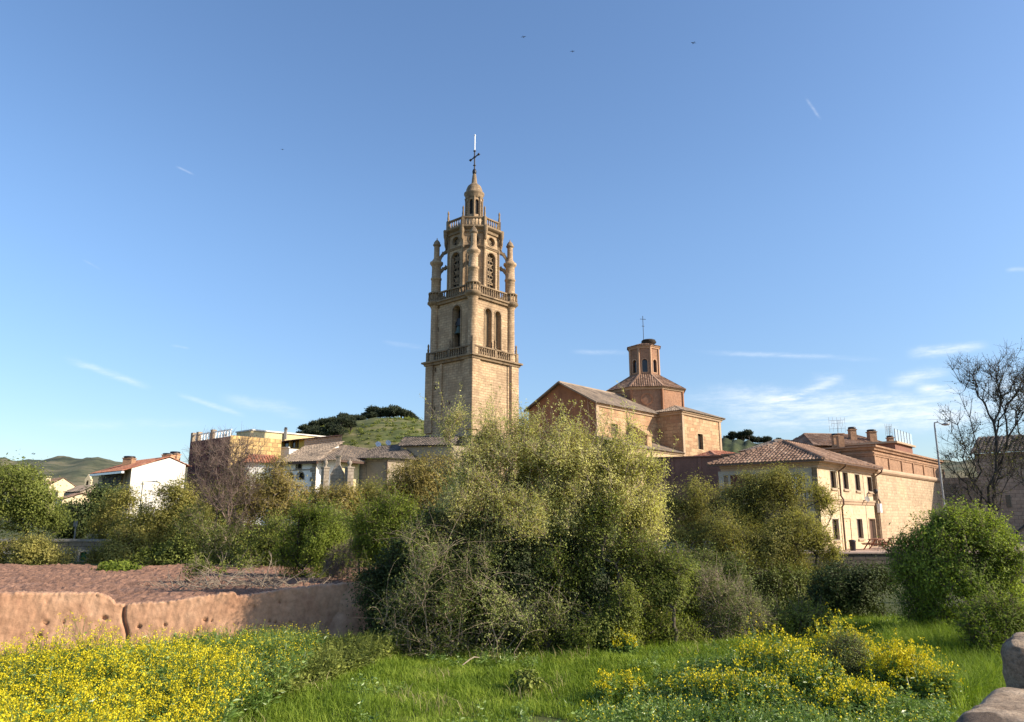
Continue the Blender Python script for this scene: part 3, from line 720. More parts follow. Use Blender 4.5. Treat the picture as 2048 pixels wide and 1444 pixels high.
# transept
t_in = g_r + E * (NL - .0); t_c = t_in + N * 4.1; t_e = t_c + E * 12.6
zT = hit(1360, 822, t_in, t_c)[1]
ht = [hole(t_c, t_e, 1396, 1406, 868, 899, depth=.45)]
mb = MB(); mb.wall(t_in, t_c, 0, zT); mb.wall(t_c, t_e, 0, zT, ht); mb.wall(t_e, t_e - N * 18, 0, zT); mb.wall(t_e - N * 18, t_in - N * 14, 0, zT); tra = mb.build('transept_wall', M['church'], church)
mb = MB(); mb.ring(t_c, t_e, ht[0], .12, .03); wf = mb.build('transept_window', M['church_plain'], tra)
mb = MB(); mb.pane(t_c, t_e, ht[0]); mb.build('pane', M['dark'], wf)
mb = MB(); mb.molding([t_in, t_c, t_e, t_e - N * 18], zT - .5, zT + .05, .45, closed=False); mb.fbox(t_c, t_e, 0.02, .6, 0, zT - .5, .12); mb.fbox(t_c, t_e, 12.0, 12.58, 0, zT - .5, .12)
mb.build('transept_cornice', M['cornice'], church)
# transept hip roof
rz = zT + 2.2; e3 = Vector((*E, 0)); N3 = Vector((*N, 0))
A_ = Vector((*t_in, zT)) - e3 * .6 - N3 * 1.5; B_ = Vector((*t_c, zT)) - e3 * .6 + N3 * .6; C_ = Vector((*t_e, zT)) + e3 * .6 + N3 * .6; D2 = C_ - N3 * 19
rm = (B_ + C_) / 2 + Z * 2.2 - N3 * 5.5; rn = rm - N3 * 6
mb = MB(); mb.tiles([B_, C_, rm], .34, .62, .09); mb.tiles([A_, B_, rm, rm - N3 * 1.5], .34, .62, .09); mb.tiles([C_, D2, rn, rm], .34, .62, .09)
mb.bar(B_, rm, .3, .24); mb.bar(C_, rm, .3, .24); mb.build('transept_roof', M['tile_old'], church)
# drum over the crossing
DC = Vector((P(1299, 1000, 119).x, 119.0)); f0 = -DC.normalized(); fr = Vector((-f0.y, f0.x))
def dp(R, k, off=0.0): a = math.radians(-157.5 + 45 * k + off); return DC + f0 * math.cos(a) + fr * math.sin(a) if False else DC + (f0 * math.cos(a) + fr * math.sin(a)) * R
DOFF = 2.0
DR = 6.15; dz0 = zE - 1; dz1 = zat(1299, 774, 113.3)
d8 = [dp(DR, k, DOFF) for k in range(8)]
mb = MB(); mb.prism(d8, dz0, dz1, False); dr = mb.build('drum', M['brick_red'], church)
for v in d8: mb = MB(); mb.lathe((v.x, v.y, 0), [(.22, dz0), (.22, dz1)], 4); mb.build('drum_pilaster', M['gable_red'], dr)
mb = MB(); A, B = d8[3], d8[4]; dwd = (B - A).length; mb.ring(A, B, dict(u0=dwd / 2 - .75, u1=dwd / 2 + .75, z0=dz1 - 2.6, z1=dz1 - 1.1, round=True), .22, .06)
mb.build('drum_oculus', M['gable_red'], dr)
mb = MB(); mb.molding(d8, dz1 - .35, dz1 + .05, .35); mb.build('drum_cornice', M['cornice'], dr)
LR = 2.45; lz0 = zat(1293, 750, 117); lz1 = zat(1291, 692, 117)
e8 = [Vector((*dp(DR + .55, k, DOFF), dz1)) for k in range(8)]; i8 = [Vector((*dp(LR - .1, k, DOFF), lz0 + .1)) for k in range(8)]
mb = MB()
for k in range(8):
    j = (k + 1) % 8; mb.tiles([e8[k], e8[j], i8[j], i8[k]], .34, .6, .09); mb.bar(e8[k] + Z * .05, i8[k] + Z * .05, .28, .2)
mb.build('drum_roof', M['tile'], church)
l8 = [dp(LR, k, DOFF) for k in range(8)]; lwd = (l8[1] - l8[0]).length; mb = MB(); late = []
for k in range(8):
    A, B = l8[k], l8[(k + 1) % 8]; h = dict(u0=lwd / 2 - .42, u1=lwd / 2 + .42, z0=lz0 + .45, z1=lz0 + 2.6, arch=True, depth=.3)
    mb.wall(A, B, lz0 - .8, lz1, [h]); m1 = MB(); m1.pane(A, B, h); m2 = MB(); m2.ring(A, B, h, .14, .05); late += [('lantern_window', m1, 'glass'), ('lantern_window_frame', m2, 'trim_red')]
lb = mb.build('brick_lantern', M['brick_red'], church); 
for nm, m1, mt in late: m1.build(nm, M[mt], lb)
for v in l8: mb = MB(); mb.lathe((v.x, v.y, 0), [(.2, lz0 - .2), (.2, lz1 - .1)], 4); mb.build('lantern_pilaster', M['trim_red'], lb)
mb = MB()
mb.molding(l8, lz1 - .4, lz1 + .05, .3); mb.build('lantern_cornice', M['trim_red'], lb)
mb = MB(); top = Vector((*DC, lz1 + .95))
f8 = [Vector((*dp(LR + .42, k, DOFF), lz1 + .03)) for k in range(8)]
for k in range(8): mb.tiles([f8[k], f8[(k + 1) % 8], top], .32, .6, .06)
mb.build('lantern_roof', M['tile'], church)
mb = MB(); cb = Vector((P(1288, 700, 119).x, 119, lz1 + .5)); ct = zat(1288, 632, 119)
mb.tube([cb, (cb.x, cb.y, ct)], .05, 5); cr = Vector((1, .2, 0)).normalized()
for zz, w in ((ct - .55, .5), (ct - 1.75, .22)): mb.tube([Vector((cb.x, cb.y, zz)) - cr * w, Vector((cb.x, cb.y, zz)) + cr * w], .045, 5)
mb.build('roof_cross', M['iron'], church)
# aisle with lean-to roof and stepped buttress
ai0 = g_r + N * 4.0; ai1 = t_c
zi = hit(1300, 898, ai0, ai1)[1]; zj = zi + 1.5
mb = MB(); mb.wall(ai0, ai1 - E * .02, 0, zi); mb.wall(g_r, ai0, 0, zi); ais = mb.build('aisle_wall', M['church_plain'], church)
mb = MB(); a0 = Vector((*(ai0 + N * .4 - E * .3), zi - .1)); a1 = Vector((*(ai1 + N * .4 - E * .05), zi - .1)); b1 = Vector((*(t_in - E * .05 + N * .02), zj)); b0 = Vector((*(g_r + N * .02 - E * .3), zj))
mb.tiles([a0, a1, b1, b0], .34, .6, .08); mb.build('aisle_roof', M['tile_old'], church)
mb = MB(); mb.molding([ai0, ai1], zi - .35, zi - .02, .3, closed=False)
ua = hit(1303, 905, ai0, ai1)[0]; mb.fbox(ai0, ai1, ua - .12, ua + .12, 0, zi - .3, .12); mb.build('aisle_cornice', M['cornice'], ais)
ub = hit(1262, 860, g_r, nv_e)[0]; bq = g_r + E * ub
zb_hi = hit(1275, 850, g_r, nv_e)[1]; zb_lo = zb_hi - 2.0
mb = MB(); w = .55
for s in (0,):
    p = [(bq - E * w), (bq + E * w)]
    lo = zi - .5
    A1, A2 = [Vector((*q, zb_hi)) for q in p]; B1, B2 = [Vector((*(q + N * 3.0), zb_lo)) for q in p]; C1, C2 = [Vector((*(q + N * 3.0), lo)) for q in p]; D1, D2_ = [Vector((*q, lo)) for q in p]
    mb.poly([A1, B1, B2, A2]); mb.poly([A1, D1, C1, B1]); mb.poly([A2, B2, C2, D2_]); mb.poly([B1, C1, C2, B2])
    for q in (A1, A2): pass
    mb.bar((A1 + A2) / 2 + Z * .1, (B1 + B2) / 2 + Z * .1 + N3 * .15, 1.35, .18)
mb.build('sloped_buttress', M['church'], church)
# stork nest on the lantern roof
nst = P(1297, 682, 119); nst = Vector((nst.x, nst.y, lz1 + .75))
rg = random.Random(8); mb = MB()
mb.lathe(nst, [(.7, -.15), (1.15, .1), (1.2, .5), (1.0, .72), (.3, .6)], 12)
for k in range(90):
    a = rg.uniform(0, 6.283); r = rg.uniform(.8, 1.25); p = nst + Vector((r * math.cos(a), r * math.sin(a), rg.uniform(.05, .6))); d = Vector((-math.sin(a), math.cos(a), rg.uniform(-.3, .3))) * rg.uniform(.2, .5)
    mb.tube([p - d, p + d], .025, 3)
tag(mb.build('stork_nest', M['nest'], None, nst), 'big dark stick nest on the church lantern roof beside the thin cross', 'nest')
# dark red boundary building in front of the church
bw0 = P(1290, 940, 84); bw1 = P(1500, 940, 80); A, B = Vector((bw0.x, bw0.y)), Vector((bw1.x, bw1.y))
zt = hit(1400, 914, A, B)[1]
bw = thing('boundary_wall', (*((A + B) / 2), 0), 'long maroon plastered wall in shade below the sunlit church transept', 'wall')
mb = MB(); mb.wall(A, B, 0, zt); mb.wall(B, B + Vector((.3, .5)), 0, zt); mb.wall(B + Vector((0, .5)), A + Vector((0, .5)), 0, zt); mb.wall(A + Vector((0, .5)), A, 0, zt); mb.build('wall_face', M['maroon'], bw)
mb = MB(); mb.bar((A.x, A.y + .2, zt + .05), (B.x, B.y + .2, zt + .05), .7, .14)
for x in (1330, 1345, 1400): u = hit(x, 940, A, B)[0]; mb.fbox(A, B, u - .16, u + .16, 0, zt - .1, .1)
mb.build('coping', M['maroon'], bw)
# ------------------------------------------------------------------ two storey house on the terrace
HA = P(1640, 1010, 51); HA = Vector((HA.x, 51.0)); HB = HA + E * 11.9; HL = HA - N * 7.0; HC = HL + E * 11.9
TZ = 1.0
ez = hit(1629, 921, HA, HB)[1]
house = thing('stone_house', (*((HA + HC) / 2), TZ), 'two storey pale stone house with tiled hip roof on the terrace', 'house')
R_ = (HA, HB); L_ = (HL, HA)
up = [hole(*R_, 1661, 1671.5, 942, 976, depth=.22), hole(*R_, 1686, 1696, 945, 978, depth=.22), hole(*R_, 1710.5, 1719.5, 949, 981, depth=.22), hole(*R_, 1735, 1743.5, 954, 983, depth=.22)]
lo = [hole(*R_, 1666, 1678, 1038, 1080, depth=.22), hole(*R_, 1715, 1725.5, 1038, 1077, depth=.22)]
dr_ = hole(*R_, 1740, 1752, 1038, 1090, depth=.25); dr_['z0'] = TZ + .05
pd = hole(*R_, 1688, 1703, 1037, 1097, depth=.06); pd['z0'] = TZ + .08
mb = MB(); mb.wall(*R_, TZ - 1, ez, up + lo + [dr_, pd]); hwall = mb.build('front_wall', M['house'], house)
for h in up + lo:
    mb = MB(); mb.ring(*R_, h, .05, .02, inn=.02); o = mb.build('window', M['pale_trim'], house)
    mb = MB(); mb.pane(*R_, h); mb.build('pane', M['glass'], o)
    mb = MB(); d = (HB - HA).normalized(); n = Vector((d.y, -d.x)); uc = (h['u0'] + h['u1']) / 2; q = HA + d * uc - n * .17
    hh = h['z1'] - h['z0']; ww = h['u1'] - h['u0']
    for s in (-1, 0, 1): c = q + d * (s * (ww / 2 - .04)); mb.box((c.x, c.y, (h['z0'] + h['z1']) / 2), (.07, .06, hh), ux=Vector((*d, 0)))
    for zz in (h['z0'] + .04, h['z1'] - .04): mb.box((q.x, q.y, zz), (ww - .09, .056, .07), ux=Vector((*d, 0)))
    mb.build('window_frame', M['frame'], o)
    mb = MB(); mb.fbox(*R_, h['u0'] - .1, h['u1'] + .1, h['z0'] - .16, h['z0'] - .04, .12, .02); mb.build('sill', M['cornice'], o)
mb = MB(); mb.pane(*R_, dr_, .2); o = mb.build('door', M['frame'], house); o['label'] = 'dark brown open doorway at the far end of the facade'
mb = MB(); mb.ring(*R_, dr_, .1, .03); mb.build('door_frame', M['cornice'], o)
mb = MB(); mb.pane(*R_, pd, .03); o = mb.build('door', M['house'], house); o['label'] = 'tall pale blocked door in the facade'
mb = MB(); mb.ring(*R_, pd, .05, .015); mb.build('door_frame', M['cornice'], o)
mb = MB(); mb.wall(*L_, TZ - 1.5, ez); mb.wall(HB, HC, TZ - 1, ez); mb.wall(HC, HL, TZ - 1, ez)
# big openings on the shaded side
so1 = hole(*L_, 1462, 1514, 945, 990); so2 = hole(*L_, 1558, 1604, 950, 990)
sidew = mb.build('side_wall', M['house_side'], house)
mb = MB()
for x0, x1 in ((1438, 1448), (1610, 1624)):
    u0, u1 = hit(x0, 950, *L_)[0], hit(x1, 950, *L_)[0]; mb.fbox(*L_, u0, u1, TZ, ez - .75, .08)
mb.fbox(*L_, hit(1438, 950, *L_)[0] - .02, hit(1624, 950, *L_)[0] + .02, ez - .75, ez - .45, .085)
mb.build('pilaster_trim', M['pale_trim'], house)
for s in (so1, so2):
    mb = MB(); mb.ring(*L_, s, .16, .07, inn=.02); o = mb.build('window', M['pale_trim'], house)
    mb = MB(); mb.pane(*L_, s, -.02); mb.build('shutter', M['maroon_w'] if s is so1 else M['glass'], o)
    if s is so2:
        mb = MB(); uc = s['u1'] - .55; mb.fbox(*L_, uc - .12, uc + .25, s['z0'], s['z1'] - .1, .05, -.03); mb.fbox(*L_, s['u0'] + .5, s['u0'] + .62, s['z0'], s['z1'], .06, -.03); mb.build('curtain', M['white_shade'], o)
zc = hit(1640, 1001, *R_)[1]
mb = MB(); mb.molding([HL, HA, HB], zc - .18, zc + .18, .16, closed=False); mb.build('string_course', M['cornice'], house)
mb = MB(); mb.molding([HL, HA, HB, HC], ez - .42, ez + .0, .42, closed=False, prof=[(-.1, ez - .45), (.1, ez - .45), (.12, ez - .3), (.26, ez - .25), (.28, ez - .1), (.45, ez - .05), (.45, ez + .03), (-.1, ez + .03)]); mb.build('eave_cornice', M['cornice'], house)
ov = .72; eA = Vector((*(HA + N * ov - E * ov), ez)); eB = Vector((*(HB + N * ov + E * ov), ez)); eL = Vector((*(HL - N * ov - E * ov), ez)); eC = Vector((*(HC - N * ov + E * ov), ez))
rzz = ez + 1.75; r0 = Vector((*((HL + HA) / 2 + E * 3.4), rzz)); r1 = Vector((*((HC + HB) / 2 - E * 3.4), rzz))
mb = MB(); mb.tiles([eA, eB, r1, r0], .27, .45, .085); mb.tiles([eL, eA, r0], .27, .45, .085); mb.tiles([eB, eC, r1], .27, .45, .085); mb.tiles([eC, eL, r0, r1], .27, .45, .085)
roof = mb.build('roof', M['tile'], house)
for a, b in ((eA, r0), (eB, r1), (eL, r0), (eC, r1), (r0, r1)):
    mb = MB(); L = (b - a).length; k = int(L / .42)
    for i in range(k):
        p, q = a.lerp(b, i / k), a.lerp(b, (i + 1.1) / k); mb.tube([p + Z * .09, q + Z * .07], [.14, .11], 7)
    mb.build('hip_ridge', M['tile'], roof)
mb = MB(); mb.bar((eL + eA) / 2 * 0 + eL - Z * .03, eA - Z * .03, .1, .1); mb.bar(eA - Z * .03, eB - Z * .03, .1, .1); mb.build('gutter', M['pipe'], house)
for x0, x1 in ((1674, 1682), (1747, 1757)):
    u = hit(x0 + 1, 960, *R_)[0]; d = E; p = HA + E * u + N * .14; mb = MB()
    q = p + N * .5
    mb.tube([(q.x, q.y, ez - .05), (q.x, q.y, ez - .2), (p.x, p.y, ez - .55), (p.x, p.y, zc + .4), (*(p + N * .14), zc + .15), (*(p + N * .14), zc - .2), (p.x, p.y, zc - .4), (p.x, p.y, TZ)], .065, 7)
    mb.build('drainpipe', M['pipe'], house)
# wall mounted light and dish
for (x, y, nm) in ((1737, 992, 'wall_lamp'), (1724, 1000, 'satellite_dish')):
    u, z = hit(x, y, *R_); p = HA + E * u
    mb = MB()
    if nm == 'wall_lamp':
        mb.tube([(*p, z), (*(p + N * .5), z), (*(p + N * .55), z + .2)], .03, 6); mb.lathe((*(p + N * .55), z + .15), [(.06, 0), (.16, .08), (.2, .3), (.12, .36)], 10); mb.build('wall_lamp', M['iron'], house)
    else:
        mb.tube([(*p, z - .1), (*(p + N * .3), z)], .03, 6)
        c = Vector((*(p + N * .34), z + .05)); ax = Vector((*(N * .8 - E * .5), .25)).normalized(); x_ = ax.orthogonal().normalized(); y_ = ax.cross(x_)
        vs = [c] + [c + ax * .09 + (x_ * math.cos(k * .524) + y_ * math.sin(k * .524)) * .22 for k in range(12)]; mb.add(vs, [(0, 1 + k, 1 + (k + 1) % 12) for k in range(12)], True)
        mb.build('satellite_dish', M['concrete'], house)
# terrace, its retaining wall, cable rail, tables
tp = [Vector((8.0, 49.4)), Vector((46.0, 49.4)), Vector((62.0, 80.0)), Vector((12.0, 80.0))]
mb = MB(); mb.prism(tp, -1.2, TZ); tag(mb.build('terrace', M['terrace']), kind='structure')
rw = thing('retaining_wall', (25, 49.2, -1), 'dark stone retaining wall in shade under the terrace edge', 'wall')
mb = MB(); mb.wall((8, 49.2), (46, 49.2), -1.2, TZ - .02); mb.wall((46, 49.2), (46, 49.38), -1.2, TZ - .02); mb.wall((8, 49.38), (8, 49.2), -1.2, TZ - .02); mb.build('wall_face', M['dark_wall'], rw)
mb = MB(); mb.box((27, 49.3, TZ + .02), (38, .4, .08)); mb.build('coping', M['terrace'], rw)
rl = thing('cable_rail', (16, 49.3, TZ), 'thin pale cable rail along the terrace edge behind the olive trees', 'railing')
ra, rb = P(1440, 1097, 49.3), P(1668, 1101, 49.3); ra.z = rb.z = TZ + .16
mb = MB(); mb.tube([ra, rb], .025, 5); mb.build('cable', M['white_metal'], rl)
mb = MB()
for k in range(4): q = ra.lerp(rb, k / 3); mb.box((q.x, q.y, TZ + .12), (.05, .05, .24))
mb.build('post', M['steel'], rl)
def picnic(loc, rz, label):
    t = thing('picnic_table', loc, label, 'picnic table', 'picnic tables on the terrace')
    ux = Vector((math.cos(rz), math.sin(rz), 0)); uy = Z.cross(ux); loc = Vector(loc)
    mb = MB()
    for k in range(5): mb.box(loc + uy * ((k - 2) * .15) + Z * .74, (1.8, .13, .045), ux=ux)
    mb.build('tabletop', M['wood_red'], t)
    for s in (-1, 1):
        mb = MB()
        for k in range(2): mb.box(loc + uy * (s * (.62 + k * .15)) + Z * .45, (1.8, .13, .045), ux=ux)
        mb.build('bench', M['wood_red'], t)
        mb = MB(); q = loc + ux * (s * .65)
        mb.bar(q + uy * .75, q + uy * .25 + Z * .72, .09, .07); mb.bar(q - uy * .75, q - uy * .25 + Z * .72, .09, .07); mb.bar(q - uy * .8 + Z * .38, q + uy * .8 + Z * .38, .09, .06); mb.build('leg', M['wood_red'], t)
    return t
pa = ground_hit(1712, 1096, TZ); pb = ground_hit(1744, 1097, TZ)
pa = Vector((*(HA + E * 6.2 + N * 1.6), TZ)); pb = Vector((*(HA + E * 9.4 + N * 1.9), TZ))
picnic(pa, math.atan2(E.y, E.x), 'reddish wooden picnic table nearer the blocked pale door'); picnic(pb, math.atan2(E.y, E.x) + .2, 'reddish wooden picnic table by the dark open doorway')
bq = HA + E * 3.4 + N * .8; mb = MB(); mb.lathe((*bq, TZ), [(.16, 0), (.18, .05), (.21, .6), (.24, .62), (.24, .68), (.15, .74)], 12)
tag(mb.build('waste_bin', M['iron'], None, (*bq, TZ)), 'dark round waste bin by the drainpipe of the pale house', 'bin')

# ------------------------------------------------------------------ long walled convent building behind the house
CA = Vector((*(HB + N * .15 + E * .6),)); CB = CA + E * 22.5; CLf = CA - N * 13
zt_ = hit(1748, 893, CA, CB)[1]; zm = hit(1750, 941, CA, CB)[1]
conv = thing('convent_building', (*((CA + CB) / 2 - N * 4), TZ), 'long rubble stone building with panelled brick attic and moulded cornice', 'building')
mb = MB(); mb.wall(CA, CB, TZ - .5, zm); mb.wall(CB, CB - N * 13, TZ - .5, zm); mb.wall(CLf, CA, TZ - .5, zm); mb.build('rubble_wall', M['rubble'], conv)
mb = MB(); mb.wall(CA, CB, zm, zt_); mb.wall(CLf, CA, zm, zt_); mb.wall(CB, CB - N * 13, zm, zt_); mb.poly([(*q, zt_ - .02) for q in (CA, CB, CB - N * 13, CLf)]); att = mb.build('brick_attic', M['brick_old'], conv)
for x in (1749, 1777, 1802, 1824.5, 1845, 1865, 1884):
    mb = MB(); u = hit(x, 925, CA, CB)[0]; mb.fbox(CA, CB, u - .16, u + .16, zm + .2, zt_ - .75, .10); mb.build('attic_pilaster', M['brick_old'], att)
mb = MB(); mb.molding([CLf, CA, CB, CB - N * 3], zm - .2, zm + .22, .24, closed=False, prof=[(-.05, zm - .22), (.12, zm - .2), (.24, zm - .08), (.26, zm + .05), (.2, zm + .18), (.05, zm + .24), (-.05, zm + .24)]); mb.build('roll_moulding', M['cornice'], conv)
mb = MB()
mb.molding([CLf, CA, CB, CB - N * 3], zt_ - .78, zt_ - .5, .14, closed=False); mb.molding([CLf, CA, CB, CB - N * 3], zt_ - .3, zt_ + .06, .38, closed=False)
mb.build('cornice', M['brick_old'], conv)
u, z = hit(1757, 1015, CA, CB); mb = MB(); mb.fbox(CA, CB, u - .25, u + .25, z - .4, z + .3, .2); mb.build('meter_box', M['white_metal'], conv)
mb = MB(); p = CLf + N * 10.5; q = p - E * .14; mb.tube([(*q, TZ), (*q, zt_ - .3)], .07, 6); mb.build('drainpipe', M['pipe'], conv)
# wing that closes the yard on the right, shaded
w0 = CB + N * .02; w1 = CB + N * 30; wz = hit(1960, 907, w0, w1)[1]
wing = thing('grey_wing', (*((w0 + w1) / 2), TZ), 'long grey shaded stone building behind the bare tree', 'building')
zq = hit(1893, 958, CA, CB)[1]
k0 = w0 + N * 3.2
mb = MB(); mb.wall(w0, k0, TZ - .5, zq); mb.wall(k0, w1, TZ - .5, wz); mb.wall(w1, w1 + E * 9, TZ - .5, wz); mb.wall(k0 + E * 9, k0, TZ - .5, wz); mb.poly([(*q_, zq) for q_ in (w0, k0, k0 + E * 9, w0 + E * 9)])
hh = [hole(k0, w1, 2012, 2022, 990, 1015)]
mb.build('wing_wall', M['grey_stone'], wing)
mb = MB(); e0 = Vector((*(k0 - E * .5 - N * .3), wz)); e1 = Vector((*(w1 - E * .5 + N * .3), wz)); mb.tiles([e0, e1, e1 + Vector((*E, 1.5)) * 5 + Vector((0, 0, -5.5)), e0 + Vector((*E, 1.5)) * 5 + Vector((0, 0, -5.5))], .4, .6, .08); mb.build('wing_roof', M['tile_dark'], wing)
mb = MB(); mb.pane(k0, w1, hh[0], -.02); mb.build('wing_window', M['glass'], wing)
# roof terrace box with glass railing
_b = CA - N * 3.2; tb0 = _b + E * hit(1790, 890, _b, _b + E * 9)[0]; tb1 = _b + E * min(26, hit(1893, 900, _b, _b + E * 9)[0])
tbz = hit(1790, 886, tb0, tb1)[1]
rh = thing('roof_penthouse', (*((tb0 + tb1) / 2 - N * 3), zt_), 'low reddish penthouse on the flat roof below the glass railing', 'building')
mb = MB(); mb.prism([tb0, tb1, tb1 - N * 6, tb0 - N * 6], zt_ - .01, tbz); mb.build('penthouse_wall', M['maroon'], rh)
mb = MB(); mb.prism([tb0 + N * .3 - E * .3, tb1 + N * .3 + E * .3, tb1 - N * 6, tb0 - N * 6 - E * .3], tbz + .003, tbz + .2); mb.build('penthouse_slab', M['cornice'], rh)
m, t, bs, out, g_ = new_mat('pale_glass'); bs.inputs['Base Color'].default_value = (.75, .85, .92, 1); bs.inputs['Roughness'].default_value = .1
tr_ = _n(t, 'ShaderNodeBsdfTransparent'); mx = _n(t, 'ShaderNodeMixShader'); mx.inputs[0].default_value = .18; t.links.new(tr_.outputs[0], mx.inputs[1]); t.links.new(bs.outputs[0], mx.inputs[2]); t.links.new(mx.outputs[0], out.inputs[0]); M['pale_glass'] = m
gr = thing('glass_railing', (*tb0, tbz), 'glass panel railing with thin posts on the flat roof edge', 'railing')
ga, gb = tb0 + N * .1, tb1 + N * .1; gL = (gb - ga).length
for k in range(6):
    p = ga + (gb - ga) * (k / 6); q = ga + (gb - ga) * ((k + 1) / 6)
    mb = MB(); mb.bar((*p, tbz + .22), (*p, tbz + 1.5), .06, .06); mb.build('post', M['steel'], gr)
    mb = MB(); mb.bar((*(p + E * .08), tbz + .85), (*(q - E * .08), tbz + .85), .015, 1.2); mb.build('glass_panel', M['pale_glass'], gr)
# tiled roofs behind
def simple_house(name, label, D, xl, xr, ye, yr, mat_r, mat_w, depth=9, inset=2.5, base=0, tw=.36, cat='house'):
    a, b = P(xl, ye, D), P(xr, ye, D + 2.0); z = (a.z + b.z) / 2; a.z = b.z = z
    d = (b - a).normalized(); n = Vector((d.y, -d.x, 0)); zr = P((xl + xr) / 2, yr, D + depth / 2).z
    t = thing(name, ((a.x + b.x) / 2, (a.y + b.y) / 2 + depth / 2, base), label, cat)
    c, e = b - n * depth, a - n * depth
    mb = MB(); mb.prism([q.xy for q in (a - n * .5 + d * .5, b - n * .5 - d * .5, c + n * .5 - d * .5, e + n * .5 + d * .5)], base, z); mb.build('wall', mat_w, t)
    r0, r1 = (a + e) / 2 + d * inset, (b + c) / 2 - d * inset; r0.z = r1.z = zr
    mb = MB(); mb.tiles([a, b, r1, r0], tw, .6, .09); mb.tiles([b, c, r1], tw, .6, .09); mb.tiles([c, e, r0, r1], tw, .6, .09); mb.tiles([e, a, r0], tw, .6, .09); mb.bar(r0 + Z * .05, r1 + Z * .05, .3, .2)
    for p, q in ((a, r0), (b, r1)): mb.bar(p + Z * .05, q + Z * .05, .28, .18)
    mb.build('roof', mat_r, t)
    return t
def chimney(parent, px, y0, y1, D, w=.8, cap=True, mat='brick_old'):
    a = P(px, y1, D); b = P(px, y0, D); H = b.z - a.z
    mb = MB(); mb.box((a.x, a.y, a.z + H * .38 - .4), (w, w, H * .76 + .8)); mb.box((a.x, a.y, a.z + H * (.78 if cap else 1)), (w + .15, w + .15, .1)); o = mb.build('chimney', M[mat], parent)
    if cap: mb = MB(); mb.lathe((a.x, a.y, a.z), [(w * .5, H * .8), (w * .62, H * .84), (w * .66, H * 1.05), (w * .5, H * 1.12)], 8); mb.build('chimney_cap', M['iron'], o)
rb1 = simple_house('rear_house', 'low tiled house with capped chimneys behind the convent roof', 82, 1630, 1800, 893, 868, M['tile'], M['brick_old'], 10, 2.0)
chimney(rb1, 1681, 868, 886, 79, .6, False); chimney(rb1, 1671, 869, 884, 81, .6); chimney(rb1, 1705, 856, 872, 86, .7); chimney(rb1, 1744, 861, 876, 86, .8); chimney(rb1, 1781, 873, 886, 88, .6)
rb2 = simple_house('rear_house', 'grey tiled roof just left of the chimneyed rear house', 90, 1560, 1660, 893, 880, M['tile_old'], M['tan_plain'], 9, 2.5)
chimney(rb2, 1609, 874, 886, 90, .65)
rb3 = simple_house('rear_house', 'small red tiled roof peeping over the maroon wall', 95, 1432, 1510, 912, 902, M['tile_red'], M['tan_plain'], 8, 2)
def antenna(px, y0, y1, D, label, w=.9):
    a, b = P(px, y1, D), P(px, y0, D); mb = MB(); mb.tube([a, b], .03, 5)
    L = b.z - a.z
    for f, ww in ((.95, w), (.75, w * .7), (.4, w)):
        z = a.z + L * f; mb.tube([(a.x - ww, a.y, z), (a.x + ww, a.y, z + .1)], .02, 4)
        for k in range(5): x = a.x - ww + 2 * ww * k / 4; mb.tube([(x, a.y, z - .35), (x, a.y, z + .4)], .015, 4)
    tag(mb.build('roof_antenna', M['steel'], None, a), label, 'antenna', 'antennas on the rear roofs')
antenna(1676, 840, 870, 84, 'tall television antenna above the chimneys of the rear house')
antenna(1779, 853, 876, 88, 'short television antenna left of the glass railing', .4)
# street lamp
lp = P(1897, 1085, 57); lt = P(1879, 845, 57); lx = lp.x
lamp = thing('street_lamp', (lx, 57, TZ), 'tall grey street lamp with curved arm beside the bare tree', 'street lamp')
mb = MB(); mb.tube([(lx, 57, TZ), (lx, 57, lt.z - .25), (lx + .02, 57, lt.z)], [.10, .06, .05], 8); mb.lathe((lx, 57, TZ), [(.18, 0), (.18, .1), (.13, .5), (.1, .6)], 8); mb.build('pole', M['steel'], lamp)
mb = MB(); mb.tube([(lx, 57, lt.z), (lx + .2, 56.95, lt.z + .02), (lx + .55, 56.9, lt.z - .15), (lx + .6, 56.9, lt.z - .15)], .035, 6); mb.build('arm', M['steel'], lamp)
mb = MB(); mb.lathe((lx + .8, 56.88, lt.z - .2), [(.05, .16), (.3, .06), (.28, 0), (.1, -.05)], 10); mb.build('lamp_head', M['steel'], lamp)

# ------------------------------------------------------------------ village on the left
# white house with loggia
WA = P(261, 960, 80); WA = Vector((WA.x, 80.0)); WL = WA - N * 9.0; WB = WA + E * 5.8
wez = hit(261, 936, WA, WB)[1]; wrz = hit(337, 916, WA, WB)[1]; WM = WA + E * 3.9
wh = thing('white_house', (*((WA + WB) / 2 - N * 4), 0), 'white gabled house with loggia balconies and twin dark chimneys', 'house')
mb = MB(); wez2 = wez + (wrz - wez) * .5; mb.wall(WA, WB, 0, wez); mb.poly([(*WA, wez), (*WB, wez), (*WB, wez2), (*WM, wrz)]); mb.build('gable_wall', M['white_wall'], wh)
zf = hit(230, 972, WL, WA)[1]
lg = [hole(WL, WA, 207, 257, 944, 970, depth=1.2), hole(WL, WA, 207, 228, 976, 1010, depth=.8), hole(WL, WA, 246, 250, 977, 992, depth=.2)]
mb = MB(); mb.wall(WL, WA, 0, wez, lg); mb.wall(WB, WB - N * 9, 0, wez2); mb.build('loggia_wall', M['tan_plain'], wh)
mb = MB(); mb.pane(WL, WA, lg[0]); mb.build('loggia_back', M['orange_brick'], wh)
for h in lg[1:]: mb = MB(); mb.pane(WL, WA, h); mb.build('window', M['glass'], wh)
for x in (212, 222, 237, 247, 254): mb = MB(); u = hit(x, 955, WL, WA)[0]; mb.fbox(WL, WA, u - .13, u + .13, lg[0]['z0'], lg[0]['z1'], -.05, .35); mb.build('loggia_post', M['tan_plain'], wh)
